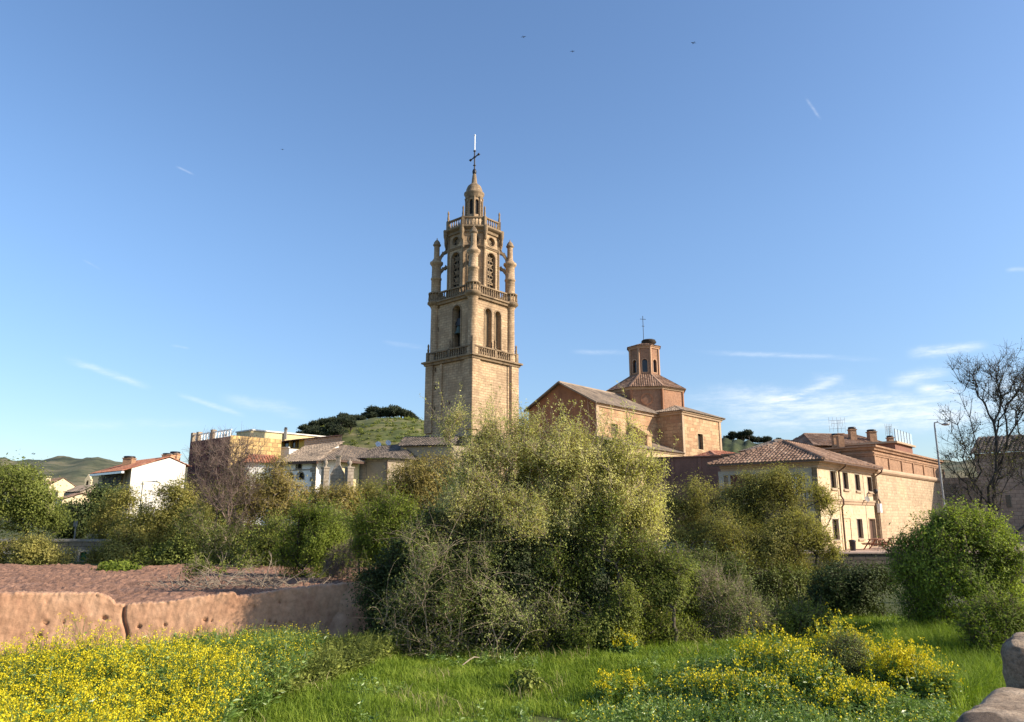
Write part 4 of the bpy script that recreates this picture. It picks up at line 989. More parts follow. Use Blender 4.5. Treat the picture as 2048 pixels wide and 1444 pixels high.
for x in (217, 232, 244): mb = MB(); u = hit(x, 955, WL, WA)[0]; mb.pane(WL, WA, dict(u0=u - .4, u1=u + .3, z0=lg[0]['z0'], z1=lg[0]['z1'] - .3), 1.15); mb.build('balcony_door', M['glass'], wh)
mb = MB(); u0, u1 = hit(208, 965, WL, WA)[0], hit(246, 965, WL, WA)[0]; z0, z1 = lg[0]['z0'], lg[0]['z0'] + 1.0
mb.fbox(WL, WA, u0, u1, z0, z0 + .06, .25, -.1); mb.fbox(WL, WA, u0, u1, z1, z1 + .06, .25, -.19)
for k in range(26): u = u0 + (u1 - u0) * (k + .5) / 26; mb.fbox(WL, WA, u - .03, u + .03, z0 + .06, z1, .24, -.2)
mb.build('balcony_railing', M['iron'], wh)
oN = .55; f0_ = Vector((*(WA - E * .9 + N * .1), wez - .35)); f1_ = Vector((*(WL - E * .9), wez - .35)); g0_ = Vector((*(WM + N * .1), wrz + .1)); g1_ = Vector((*(WM - N * 9), wrz + .1)); h0_ = Vector((*(WB + E * .6 + N * .1), wez2 - .2)); h1_ = Vector((*(WB + E * .6 - N * 9), wez2 - .2))
mb = MB(); mb.tiles([f1_, f0_, g0_, g1_], .3, .5, .08); mb.tiles([h0_, h1_, g1_, g0_], .3, .5, .08); mb.build('roof', M['tile_red'], wh)
mb = MB(); mb.bar(f0_ - Z * .12, f1_ - Z * .12, .25, .22); mb.build('eave_board', M['white_metal'], wh)
chimney(wh, 258, 914, 928, 85, 1.0); chimney(wh, 336, 908, 920, 84, 1.0, mat='orange_brick'); chimney(wh, 349, 905, 920, 86, .9, mat='orange_brick')
# maroon corner house with rubble return wall
MA = P(454, 960, 84); MA = Vector((MA.x, 84.0)); ML = MA - N * 11; MB_ = MA + E * 6.5
(ul, _) = hit(379, 900, ML, MA); ML = ML + N * (ul if abs(ul) < 8 else 0)
mz = hit(379, 884, ML, MA)[1]
mh = thing('maroon_house', (*((ML + MA) / 2), 0), 'dark maroon house with white parapet rail and yellow rubble side', 'house')
mb = MB(); hm = [hole(ML, MA, 386, 392, 897, 908, depth=.2), hole(ML, MA, 412, 420, 899, 910, depth=.2)]; mb.wall(ML, MA, 0, mz, hm); mb.wall(ML - N * .01 + E * 9, ML, 0, mz); mb.build('front_wall', M['maroon_w'], mh)
for h in hm: w_ = MB(); w_.pane(ML, MA, h); w_.build('window', M['glass'], mh)
mz2 = hit(470, 871, MA, MB_)[1]
mb = MB(); mb.wall(MA, MB_, 0, mz2); mb.wall(MB_, MB_ - N * 8, 0, mz2); mb.poly([(*q, mz - .02) for q in (ML, MA, MB_, MB_ - N * 8)]); mb.build('side_wall', M['yellow_rub'], mh)
mb = MB()
mb.fbox(ML, MA, .3, (MA - ML).length - .2, mz + .75, mz + .85, -.1, .25)
for k in range(14): u = .4 + k * ((MA - ML).length - .8) / 13; mb.fbox(ML, MA, u - .06, u + .06, mz, mz + .75, -.12, .24)
mb.build('parapet_rail', M['white_metal'], mh)
for x in (383, 394, 422): u = hit(x, 880, ML, MA)[0]; mb = MB(); mb.fbox(ML, MA, u - .25, u + .25, mz, mz + 1.1, .02, .5); mb.build('parapet_pier', M['tan_plain'], mh)
# cream block behind it
CA2 = P(498, 900, 108); CA2 = Vector((CA2.x, 108.0)); CB2 = CA2 + E * 13
cz = hit(560, 866, CA2, CB2)[1]
cb = thing('cream_building', (*((CA2 + CB2) / 2), 0), 'cream flat roofed building between the maroon house and small yellow house', 'building')
mb = MB(); mb.wall(CA2, CB2, 0, cz); mb.wall(CA2 - N * 4, CA2, 0, cz - .1); mb.wall(CB2, CB2 - N * 8, 0, cz); mb.poly([(*q, cz - .12) for q in (CA2 - N * 4, CA2, CB2, CB2 - N * 8)]); mb.build('wall', M['cream_y'], cb)
mb = MB(); mb.bar((*CA2, cz + .08), (*CB2, cz + .08), .4, .2); mb.bar((*(CA2 - N * 4), cz), (*CA2, cz), .4, .2); mb.build('parapet', M['white_wall'], cb)
chimney(cb, 571, 856, 868, 112, .35, True, 'concrete')
# small yellow house with red roof
YA = P(608, 890, 98); YA = Vector((YA.x, 98.0)); YL = YA - N * 6.2; YB = YA + E * 6.0
yz = hit(608, 878, YA, YB)[1]; yz2 = hit(645, 868, YA, YB)[1]
yh = thing('yellow_house', (*((YL + YB) / 2), 0), 'small yellow house with orange brick side wall and red lean-to roof', 'house')
hy = [hole(YL, YA, 566, 577, 882, 895, depth=.2), hole(YL, YA, 582, 590, 881, 895, depth=.2), hole(YL, YA, 592, 597, 881, 895, depth=.2)]
mb = MB(); mb.wall(YL, YA, 0, yz, hy); mb.build('front_wall', M['yellow'], yh)
for h in hy:
    mb = MB(); mb.ring(YL, YA, h, .08, .03); o = mb.build('window', M['frame'], yh); mb = MB(); mb.pane(YL, YA, h); mb.build('pane', M['glass'], o)
mb = MB(); mb.wall(YA, YB, 0, yz); mb.poly([(*YA, yz), (*YB, yz), (*YB, yz2)]); mb.wall(YB, YB - N * 6.2, 0, yz2); mb.build('side_wall', M['orange_brick'], yh)
mb = MB(); a, b = Vector((*(YL - E * .7 - N * .3), yz - .15)), Vector((*(YA - E * .7 + N * .2), yz - .15)); c, d = Vector((*(YB + N * .2), yz2 + .05)), Vector((*(YB - N * 6.5), yz2 + .05)); mb.tiles([a, b, c, d], .3, .5, .08); mb.build('roof', M['tile_red'], yh)
# white garden wall under it
VA, VB = P(500, 905, 92), P(578, 905, 90); mb = MB(); z1 = P(540, 897, 91).z; mb.wall(VA.xy, VB.xy, 0, z1); mb.wall(VB.xy, VB.xy + E * 3, 0, z1 - .1); mb.bar((VA.x, VA.y, z1 + .05), (VB.x, VB.y, z1 + .05), .3, .12)
tag(mb.build('garden_wall', M['white_wall'], None, ((VA.x + VB.x) / 2, 91, 0)), 'bright white garden wall below the small yellow house', 'wall')
# low house with red roof left of the arcaded house
simple_house('tiled_shed', 'low shed with orange tiled roof left of the arcaded white house', 82, 488, 572, 926, 911, M['tile_red'], M['white_shade'], 6, 1.0, tw=.3, cat='shed')
# arcaded white house
AL, AA = P(563, 940, 84), P(632, 940, 82); AL, AA = AL.xy, AA.xy
az = hit(600, 925, AL, AA)[1]
ah = thing('arcaded_house', (*((AL + AA) / 2 + Vector((3, 6))), 0), 'white plastered house with arched openings, stone quoins and weathered tile roof', 'house')
ho = [hole(AL, AA, 593, 603, 926, 937, arch=True, depth=.25), hole(AL, AA, 572, 587, 945, 958, arch=True, depth=.4), hole(AL, AA, 594, 608, 944, 958, arch=True, depth=.4)]
mb = MB(); mb.wall(AL, AA, 0, az, ho); mb.build('white_wall', M['white_shade'], ah)
for h in ho: mb = MB(); mb.pane(AL, AA, h); o = mb.build('arched_window', M['dark'], ah); mb = MB(); mb.ring(AL, AA, h, .1, .03); mb.build('arch_trim', M['tan_plain'], o)
mb = MB(); zz = hit(600, 940, AL, AA)[1]; mb.fbox(AL, AA, .1, (AA - AL).length - .7, zz - .06, zz + .06, .06)
for k in range(9): mb.fbox(AL, AA, (AA - AL).length - (.75 if k % 2 else .5), (AA - AL).length + .04, az - .6 - k * .5, az - .14 - k * .5, .06)
mb.build('quoin', M['grey_stone'], ah)
AM = AA + Vector((.2, 1.6)); AN = P(673, 940, 83).xy; AQ = P(717, 940, 85.5).xy
mb = MB(); mb.wall(AA, AM, 0, az); mb.wall(AM, AN, 0, az + .3); mb.build('recessed_wall', M['white_shade'], ah)
mb = MB(); mb.wall(AN, AQ, 0, az + .2); mb.build('cream_wall', M['cream_y'], ah)
zr = P(650, 893, 90).z
mb = MB()
e1 = Vector((*(AL + Vector((-.5, -.7))), az)); e2 = Vector((*(AA + Vector((.3, -.7))), az)); e3_ = Vector((*(AN + Vector((.2, -.7))), az + .25)); e4 = Vector((*(AQ + Vector((.8, -.7))), az + .15))
t1 = Vector((P(610, 896, 90).x, 90, zr)); t2 = Vector((P(690, 893, 90).x, 90, zr + .1)); t3 = Vector((P(735, 905, 92).x, 92, zr - .5))
mb.tiles([e1, e2, t2, t1], .3, .55, .085); mb.tiles([e2, e3_, t2], .3, .55, .085); mb.tiles([e3_, e4, t3, t2], .3, .55, .085)
mb.bar(t1, t2, .3, .2); mb.bar(t2, t3, .3, .2); mb.bar(e2 + Z * .05, t2, .28, .16); mb.bar(e3_ + Z * .05, t2, .28, .16)
mb.build('roof', M['tile_old'], ah)
mb = MB(); mb.bar(e1 - Z * .1, e2 - Z * .1, .3, .22); mb.bar(e3_ - Z * .1, e4 - Z * .1, .3, .2); mb.build('eave_beam', M['frame'], ah)
for i, (px, py, D, s, lab) in enumerate(((672, 894, 89, .34, 'small white satellite dish on the arcaded house roof ridge'), (756, 889, 100, .42, 'white satellite dish left of the tower base'), (776, 886, 102, .4, 'white satellite dish nearest the tower base'))):
    c = P(px, py, D); mb = MB(); mb.tube([c - Z * 1.2, c], .04, 5); ax = Vector((.5, -.8, .35)).normalized(); x_ = ax.orthogonal().normalized(); y_ = ax.cross(x_)
    for q, rr in ((0, 0),): vs = [c] + [c + ax * .12 + (x_ * math.cos(k * .524) + y_ * math.sin(k * .524)) * s for k in range(12)]; mb.add(vs, [(0, 1 + k, 1 + (k + 1) % 12) for k in range(12)], True)
    mb.tube([c, c + ax * .6], .025, 4)
    tag(mb.build('satellite_dish', M['white_metal'], None, c - Z * 1.2), lab, 'dish', 'satellite dishes on the village roofs')
# stone pinnacles by the lane
def pinnacle(px, yt, yb, D, lab, s=1.0):
    a, b = P(px, yb, D), P(px, yt, D); H = b.z - a.z; mb = MB(); w = .38 * s
    mb.box((a.x, a.y, a.z - 1.0 + H * .25), (w * 1.6, w * 1.6, 2.0 + H * .5), rz=.7); mb.box((a.x, a.y, a.z + H * .52), (w * 1.9, w * 1.9, .14), rz=.7)
    mb.lathe((a.x, a.y, a.z), [(w * .7, H * .52), (w * .4, H * .6), (w * .3, H * .66), (w * .62, H * .76), (w * .55, H * .86), (w * .2, H * .92), (w * .22, H * .96), (.02, H)], 10)
    tag(mb.build('stone_pinnacle', M['grey_stone'], None, (a.x, a.y, a.z - 1.5)), lab, 'pinnacle', 'stone pinnacles before the arcaded house')
pinnacle(650, 917, 956, 79, 'carved stone pinnacle against the recessed white wall'); pinnacle(698, 918, 954, 79, 'carved stone pinnacle against the pale yellow wall', 1.15)
# steep stone gable post between them
a = P(675, 956, 79.5); b = P(675, 912, 79.5); H = b.z - a.z; mb = MB()
mb.prism([(a.x - .7, a.y - .3), (a.x + .7, a.y - .3), (a.x + .7, a.y + .3), (a.x - .7, a.y + .3)], a.z - 2, a.z + .4)
mb.add([(a.x - .7, a.y - .3, a.z + .4), (a.x + .7, a.y - .3, a.z + .4), (a.x + .7, a.y + .3, a.z + .4), (a.x - .7, a.y + .3, a.z + .4), (a.x - .22, a.y - .25, a.z + H * .6), (a.x + .22, a.y - .25, a.z + H * .6), (a.x + .22, a.y + .25, a.z + H * .6), (a.x - .22, a.y + .25, a.z + H * .6)], [(0, 1, 5, 4), (1, 2, 6, 5), (2, 3, 7, 6), (3, 0, 4, 7)])
mb.box((a.x, a.y, a.z + H * .8), (.42, .42, H * .4)); mb.box((a.x, a.y, a.z + H * 1.0), (.6, .6, .15))
tag(mb.build('stone_buttress', M['grey_stone'], None, (a.x, a.y, a.z - 2)), 'stepped stone buttress between the two carved pinnacles', 'buttress')
# stone chapel at the foot of the tower
SL, SA = P(717, 930, 92).xy, P(905, 930, 84).xy
SL, SA = P(720, 930, 86).xy, P(776, 930, 84.5).xy; SB = SA + E * 10
sz = hit(750, 918, SL, SA)[1]
sc = thing('stone_chapel', (*((SL + SA) / 2 + Vector((3, 4))), 0), 'grey tan stone chapel with dark tiled roof at the tower foot', 'chapel')
mb = MB(); mb.wall(SL, SA, 0, sz); mb.wall(SA, SB, 0, sz); mb.wall(SL + E * 8, SL, 0, sz); mb.build('wall', M['tan_plain'], sc)
mb = MB(); mb.fbox(SL, SA, -.02, .9, 0, sz - .3, .1); u = (SA - SL).length; mb.fbox(SL, SA, u - .5, u + .02, 0, sz - .3, .1); mb.molding([SL, SA, SB], sz - .3, sz, .3, closed=False); mb.build('stone_trim', M['grey_stone'], sc)
ra_, rb_ = Vector((*(SL + Vector((-1.2, -.6))), sz)), Vector((*(SA + N * .5 - E * .5), sz)); rc_ = Vector((*(SB + N * .5), sz)); rp = Vector((P(860, 880, 93).x, 93, P(850, 880, 93).z)); rq = Vector((P(760, 893, 93).x, 93, P(760, 893, 93).z))
mb = MB(); mb.tiles([ra_, rb_, rp, rq], .3, .55, .08); mb.tiles([rb_, rc_, rp], .3, .55, .08); mb.build('roof', M['tile_dark'], sc)
mb = MB(); c = SA - E * .12; mb.tube([(*c, 0), (*c, sz - .1)], .07, 6); mb.build('drainpipe', M['pipe'], sc)
# tall stone block between chapel and tower
kl, ka = P(800, 930, 88).xy, P(905, 930, 86.5).xy; kz = hit(850, 892, kl, ka)[1]
vest = thing('vestry', (*((kl + ka) / 2 + Vector((0, 2))), 0), 'plain stone annex joined to the base of the bell tower', 'building')
mb = MB(); mb.wall(kl, ka, 0, kz); mb.wall(ka, ka + Vector((3, 6)), 0, kz); mb.wall(kl + Vector((0, 5)), kl, 0, kz); mb.build('wall', M['tan_plain'], vest)
mb = MB(); a, b = Vector((kl.x - .3, kl.y - .4, kz)), Vector((ka.x + .3, ka.y - .4, kz)); mb.tiles([a, b, b + Vector((0, 5, 1.6)), a + Vector((0, 5, 1.6))], .34, .6, .08); mb.build('roof', M['tile_dark'], vest)
# far houses on the left
def far_house(label, D, xl, xc, xr, ye, yr, wall, roof, yb=1000):
    a, b, c = P(xl, ye, D + 3), P(xc, ye, D), P(xr, ye, D + 6); zr = P((xl + xc) / 2, yr, D + 3).z
    t = thing('far_house', (b.x, b.y + 3, 0), label, 'house', 'distant houses on the left')
    z = b.z; q = a + (c - b)
    for v in (a, c, q): v.z = z
    mb = MB(); mb.prism([v.xy for v in (a, b, c, q)], 0, z); m1, m2 = (b + c) / 2, (a + q) / 2; m1.z = m2.z = zr; mb.poly([b, c, m1]); mb.poly([q, a, m2]); mb.build('wall', wall, t)
    mb = MB(); o = Z * .12; mb.tiles([a + o, b + o, m1 + o, m2 + o], .45, .8, .1); mb.tiles([c + o, q + o, m2 + o, m1 + o], .45, .8, .1); mb.build('roof', roof, t)
    h = dict(u0=1.0, u1=2.4, z0=z - 3.2, z1=z - 1.0); mb = MB(); mb.pane(b.xy, c.xy, h, -.03); mb.build('window', M['dark'], t)
    return t
fh = far_house('distant cream house with small dark window left of the bell gable', 150, 78, 96, 152, 972, 957, M['cream'], M['tile'])
chimney(fh, 88, 953, 966, 152, 1.6, False, 'cream')
far_house('distant house with broad grey roof below the bell gable', 135, 128, 160, 214, 985, 972, M['tan_plain'], M['tile_old'])
far_house('distant ochre roofed house beneath the cream one', 120, 110, 125, 200, 1000, 988, M['cream'], M['tile'])
# small bell gable
a = P(174, 975, 145); W_ = 4.4 * MPP(174, 970, 145) * 2
bg_ = MB(); A = Vector((a.x - W_ * .7, a.y)); B = Vector((a.x + W_ * .7, a.y)); zt2 = P(174, 955, 145).z; L = (B - A).length; z9 = P(174, 972, 145).z
h = dict(u0=L * .3, u1=L * .7, z0=z9, z1=zt2 - .55, arch=True, depth=.6); bg_.wall(A, B, 0, zt2 - .4, [h]); bg_.wall(B, B + Vector((0, .6)), 0, zt2 - .4); bg_.wall(A + Vector((0, .6)), A, 0, zt2 - .4); bg_.wall(B + Vector((0, .6)), A + Vector((0, .6)), 0, zt2 - .4, [dict(h)])
bg_.add([(A.x, A.y, zt2 - .4), (B.x, B.y, zt2 - .4), (a.x, A.y, zt2 + .6), (A.x, A.y + .6, zt2 - .4), (B.x, B.y + .6, zt2 - .4), (a.x, A.y + .6, zt2 + .6)], [(0, 1, 2), (1, 4, 5, 2), (3, 0, 2, 5), (4, 3, 5)])
tag(bg_.build('bell_gable', M['cream'], None, (a.x, a.y, 0)), 'small distant arched bell gable among cream roofs', 'bell gable')
# road side wall behind the field
q0, q1_ = P(-60, 1090, 41), P(300, 1090, 41)
zt3 = P(130, 1083, 41).z
lw_ = thing('roadside_wall', ((q0.x + q1_.x) / 2, 41, 1), 'low grey roadside wall with concrete coping behind the ploughed field', 'wall')
mb = MB(); mb.wall((q0.x, 41), (q1_.x, 41), .6, zt3); mb.wall((q1_.x, 41.5), (q0.x, 41.5), .6, zt3); mb.poly([(q0.x, 41, zt3), (q1_.x, 41, zt3), (q1_.x, 41.5, zt3), (q0.x, 41.5, zt3)]); mb.build('wall_face', M['grey_stone'], lw_)
zs = P(130, 1104, 41).z; mb = MB(); mb.box(((q0.x + q1_.x) / 2, 40.95, zs), (q1_.x - q0.x, .3, .18)); mb.box(((q0.x + q1_.x) / 2, 41.25, zt3 + .06), (q1_.x - q0.x, .65, .12)); mb.build('coping', M['concrete'], lw_)
hd = thing('pump_hut', (P(168, 1115, 39.5).x, 39.8, 1), 'small stone hut with pale jambs and green door at the field edge', 'hut')
a, b = P(150, 1110, 39.5), P(185, 1110, 39.5); zt4 = P(168, 1101, 39.5).z
dg = hole(a.xy, b.xy, 159, 173, 1104, 1128, depth=.12); dg['z0'] = 1.05
mb = MB(); mb.wall(a.xy, b.xy, .8, zt4, [dg]); mb.wall(b.xy, b.xy + Vector((0, 1.3)), .8, zt4); mb.wall(a.xy + Vector((0, 1.3)), a.xy, .8, zt4); mb.poly([(a.x, a.y, zt4), (b.x, b.y, zt4), (b.x, b.y + 1.3, zt4), (a.x, a.y + 1.3, zt4)]); mb.build('wall', M['grey_stone'], hd)
mb = MB(); mb.pane(a.xy, b.xy, dg); mb.build('door', M['door_g'], hd); mb = MB(); mb.ring(a.xy, b.xy, dg, .1, .03); mb.build('door_frame', M['pale_trim'], hd)
a, b = P(176, 1075, 42.5), P(220, 1075, 42.5); za, zb_ = P(198, 1069, 42.5).z, P(198, 1081, 42.5).z; mb = MB(); mb.box(((a.x + b.x) / 2, 42.5, (za + zb_) / 2), (b.x - a.x, .2, (za - zb_) * .85)); mb.box(((a.x + b.x) / 2, 42.5, za), (b.x - a.x + .1, .3, .06))
for s in (.1, .9): mb.box((a.x + (b.x - a.x) * s, 42.5, (zb_ + zt3) / 2 - .3), (.14, .18, zb_ - zt3 + .9))
tag(mb.build('road_barrier', M['white_wall'], None, ((a.x + b.x) / 2, 42.5, zt3 - .2)), 'short white road barrier block above the roadside wall', 'barrier')
a = P(148, 1082, 42.8); b = P(149, 1044, 42.8); mb = MB(); mb.tube([(a.x, 42.8, a.z - .5), (a.x, 42.8, b.z)], .04, 6); mb.box((a.x, 42.75, b.z - .1), (.22, .03, .3))
tag(mb.build('sign_post', M['steel'], None, (a.x, 42.8, a.z - .5)), 'thin pale sign post standing before the dark trees', 'sign')
a = P(283, 990, 60); b = P(283, 963, 60); mb = MB(); mb.tube([(a.x, 60, .5), (a.x, 60, b.z), (a.x + .9, 60, b.z + .02)], .04, 6); mb.box((a.x + 1.0, 60, b.z), (.4, .14, .07))
tag(mb.build('street_lamp', M['steel'], None, (a.x, 60, .5)), 'thin street lamp seen against the white house gable', 'street lamp')
# birds
for px, py, D, s, lab in ((1047, 74, 70, .5, 'bird flying highest, straight above the bell tower'), (1145, 103, 75, .5, 'bird flying right of and just below the highest one'), (1387, 86, 70, .55, 'bird flying farthest right in the sky'), (565, 299, 80, .4, 'lone bird in the left half of the sky'), (67, 908, 120, .9, 'dark bird gliding low over the left hills'), (181, 917, 120, .6, 'small bird low over the hills left of white house')):
    c = P(px, py, D); mb = MB(); rg = random.Random(px); a = rg.uniform(-.4, .4); X = Vector((math.cos(a), math.sin(a), rg.uniform(-.2, .2))).normalized(); Y = Z.cross(X).normalized(); U = X.cross(Y)
    mb.tube([c - Y * .3 * s, c - Y * .1 * s, c + Y * .2 * s, c + Y * .34 * s], [.01, .06 * s, .05 * s, .015], 6)
    for k in (-1, 1): mb.add([c + Y * .12 * s, c + X * k * .3 * s + U * .12 * s + Y * .16 * s, c + X * k * .62 * s + U * .02 * s - Y * .05 * s, c + X * k * .28 * s + U * .10 * s - Y * .06 * s, c - Y * .06 * s + U * .01], [(0, 1, 3, 4), (1, 2, 3)])
    mb.poly([c - Y * .28 * s, c - Y * .48 * s - X * .09 * s, c - Y * .48 * s + X * .09 * s])
    tag(mb.build('bird', M['bird'], None, c), lab, 'bird', 'birds in the sky')
# ------------------------------------------------------------------ vegetation
def unit(v): return v / np.maximum(np.linalg.norm(v, axis=-1, keepdims=True), 1e-9)
def leaves(rng, pts, L, W, jit=.55, axis=None, ab=0.0, droop=0.0, nrm=None):
    """rhombic leaves at pts"""
    n = len(pts); a = unit(rng.normal(size=(n, 3)))
    if axis is not None: a = unit(a * (1 - ab) + axis * ab)
    a[:, 2] -= droop; a = unit(a)
    b = unit(np.cross(a, unit(rng.normal(size=(n, 3)))))
    if nrm is not None:           # blades turn towards the open side of the crown
        t = unit(nrm + .75 * rng.normal(size=(n, 3)) / 1.7); a = unit(a - t * (a * t).sum(1, keepdims=True)); b = np.cross(t, a)
    l = (L * (1 + jit * rng.uniform(-1, 1, n)))[:, None]; w = (W * (1 + jit * rng.uniform(-1, 1, n)))[:, None]
    fold = unit(np.cross(a, b)) * w * .18
    V = np.stack([pts, pts + a * l * .45 + b * w * .5 + fold, pts + a * l, pts + a * l * .45 - b * w * .5 + fold], 1).reshape(-1, 3)
    F = np.arange(4 * n).reshape(-1, 4); return V, F
def frusta(p, q, r0, r1, k=4):
    """open tapered prisms p->q"""
    n = len(p); d = unit(q - p); ref = np.where(np.abs(d[:, 2:3]) < .9, [[0, 0, 1.]], [[1., 0, 0]]); x = unit(np.cross(d, ref)); y = np.cross(d, x)
    ang = 2 * np.pi * np.arange(k) / k; c = np.cos(ang)[None, :, None]; s = np.sin(ang)[None, :, None]
    ring = x[:, None] * c + y[:, None] * s
    A = p[:, None] + ring * r0[:, None, None]; B = q[:, None] + ring * r1[:, None, None]
    V = np.concatenate([A, B], 1).reshape(-1, 3); i = np.arange(k)[None, :]; o = (2 * k * np.arange(n))[:, None]
    F = np.stack([o + i, o + (i + 1) % k, o + k + (i + 1) % k, o + k + i], -1).reshape(-1, 4); return V, F
def joinVF(parts):
    V, F, o = [], [], 0
    for v, f in parts: V.append(v); F.append(f + o); o += len(v)
    return np.concatenate(V), np.concatenate(F)
def skeleton(rng, roots, pts, tip=.006, seg=.35, w=.35, jit=.05, expo=2.3, up=0.0):
    pos = [np.array(r, float) for r in roots]; par = [-1] * len(pos); ln = [0.0] * len(pos)
    c = np.mean(roots, 0); order = np.argsort(np.linalg.norm(pts - c, axis=1))
    buf = np.zeros((len(pos) + len(pts) * 30, 3)); lb = np.zeros(len(buf)); n = len(pos); buf[:n] = pos
    tips = []
    for i in order:
        p = pts[i]; dv = p - buf[:n]; dist = np.linalg.norm(dv, axis=1)
        cost = dist + w * lb[:n] + np.where(dv[:, 2] < -.05, .6 * dist, 0)
        k = int(np.argmin(cost)); d = dist[k]; m = max(1, int(d / seg)); prev = k; a = buf[k].copy()
        for s in range(1, m + 1):
            t = s / m; q = a + (p - a) * t + (rng.normal(0, jit * min(d, 1.2), 3) if s < m else 0)
            q[2] += up * d * math.sin(t * math.pi) * -.15
            if n >= len(buf): buf = np.concatenate([buf, np.zeros((4000, 3))]); lb = np.concatenate([lb, np.zeros(4000)])
            buf[n] = q; lb[n] = lb[prev] + np.linalg.norm(q - buf[prev]); par.append(prev); prev = n; n += 1
        tips.append(prev)
    pos = buf[:n]; par = np.array(par); acc = np.full(n, tip ** expo * .0)
    ch = np.zeros(n); np.add.at(ch, par[par >= 0], 1); acc[ch == 0] = tip ** expo
    for i in range(n - 1, -1, -1):
        if par[i] >= 0: acc[par[i]] += acc[i]
    r = np.maximum(acc, tip ** expo) ** (1 / expo)
    e = np.nonzero(par >= 0)[0]
    return pos, par, r, e, np.array(tips)
def cnoise(rng, s):
    k = rng.normal(size=(6, 3)) * s; ph = rng.uniform(0, 6.28, 6)
    return lambda p: np.mean(np.sin(p @ k.T + ph), 1)
def blob_points(rng, blobs, D, n, depth=.8, hollow=.45, gap=-.25, ns=1.3, noise=True, clump=True):
    """points in a union of ellipsoids given as photo pixels (cx, cy, rx, ry[, depth offset])"""
    nf = cnoise(rng, ns); out = []
    vols = np.array([b[2] * b[3] for b in blobs], float); vols /= vols.sum()
    for b, v in zip(blobs, vols):
        dd = D + (b[4] if len(b) > 4 else 0); c = np.array(P(b[0], b[1], dd)); s = MPP(b[0], b[1], dd); R = np.array([b[2] * s, b[2] * s * depth, b[3] * s])
        m = int(n * v * 2.5) + 8; u = unit(rng.normal(size=(m, 3))); rad = (hollow ** 3 + (1 - hollow ** 3) * rng.uniform(0, 1, m)) ** (1 / 3)
        rad = rad * (1 + .10 * np.sin(u[:, 0] * 5 + b[0]) + .08 * np.sin(u[:, 2] * 7 + b[1]))
        p = c + u * rad[:, None] * R
        if noise:
            kp = p[nf(p) > gap]; p = kp if len(kp) > 8 else p
        m = max(4, int(n * v)); p = p[:m]
        if clump and m > 20:          # gather the points into boughs
            kc = max(4, m // 16); cen = p[rng.choice(len(p), kc)]; idx = np.argmin(((p[:, None] - cen[None]) ** 2).sum(-1), 1); p = p + (cen[idx] - p) * rng.uniform(.12, .45, (len(p), 1))
        out.append(p)
    return np.concatenate(out)
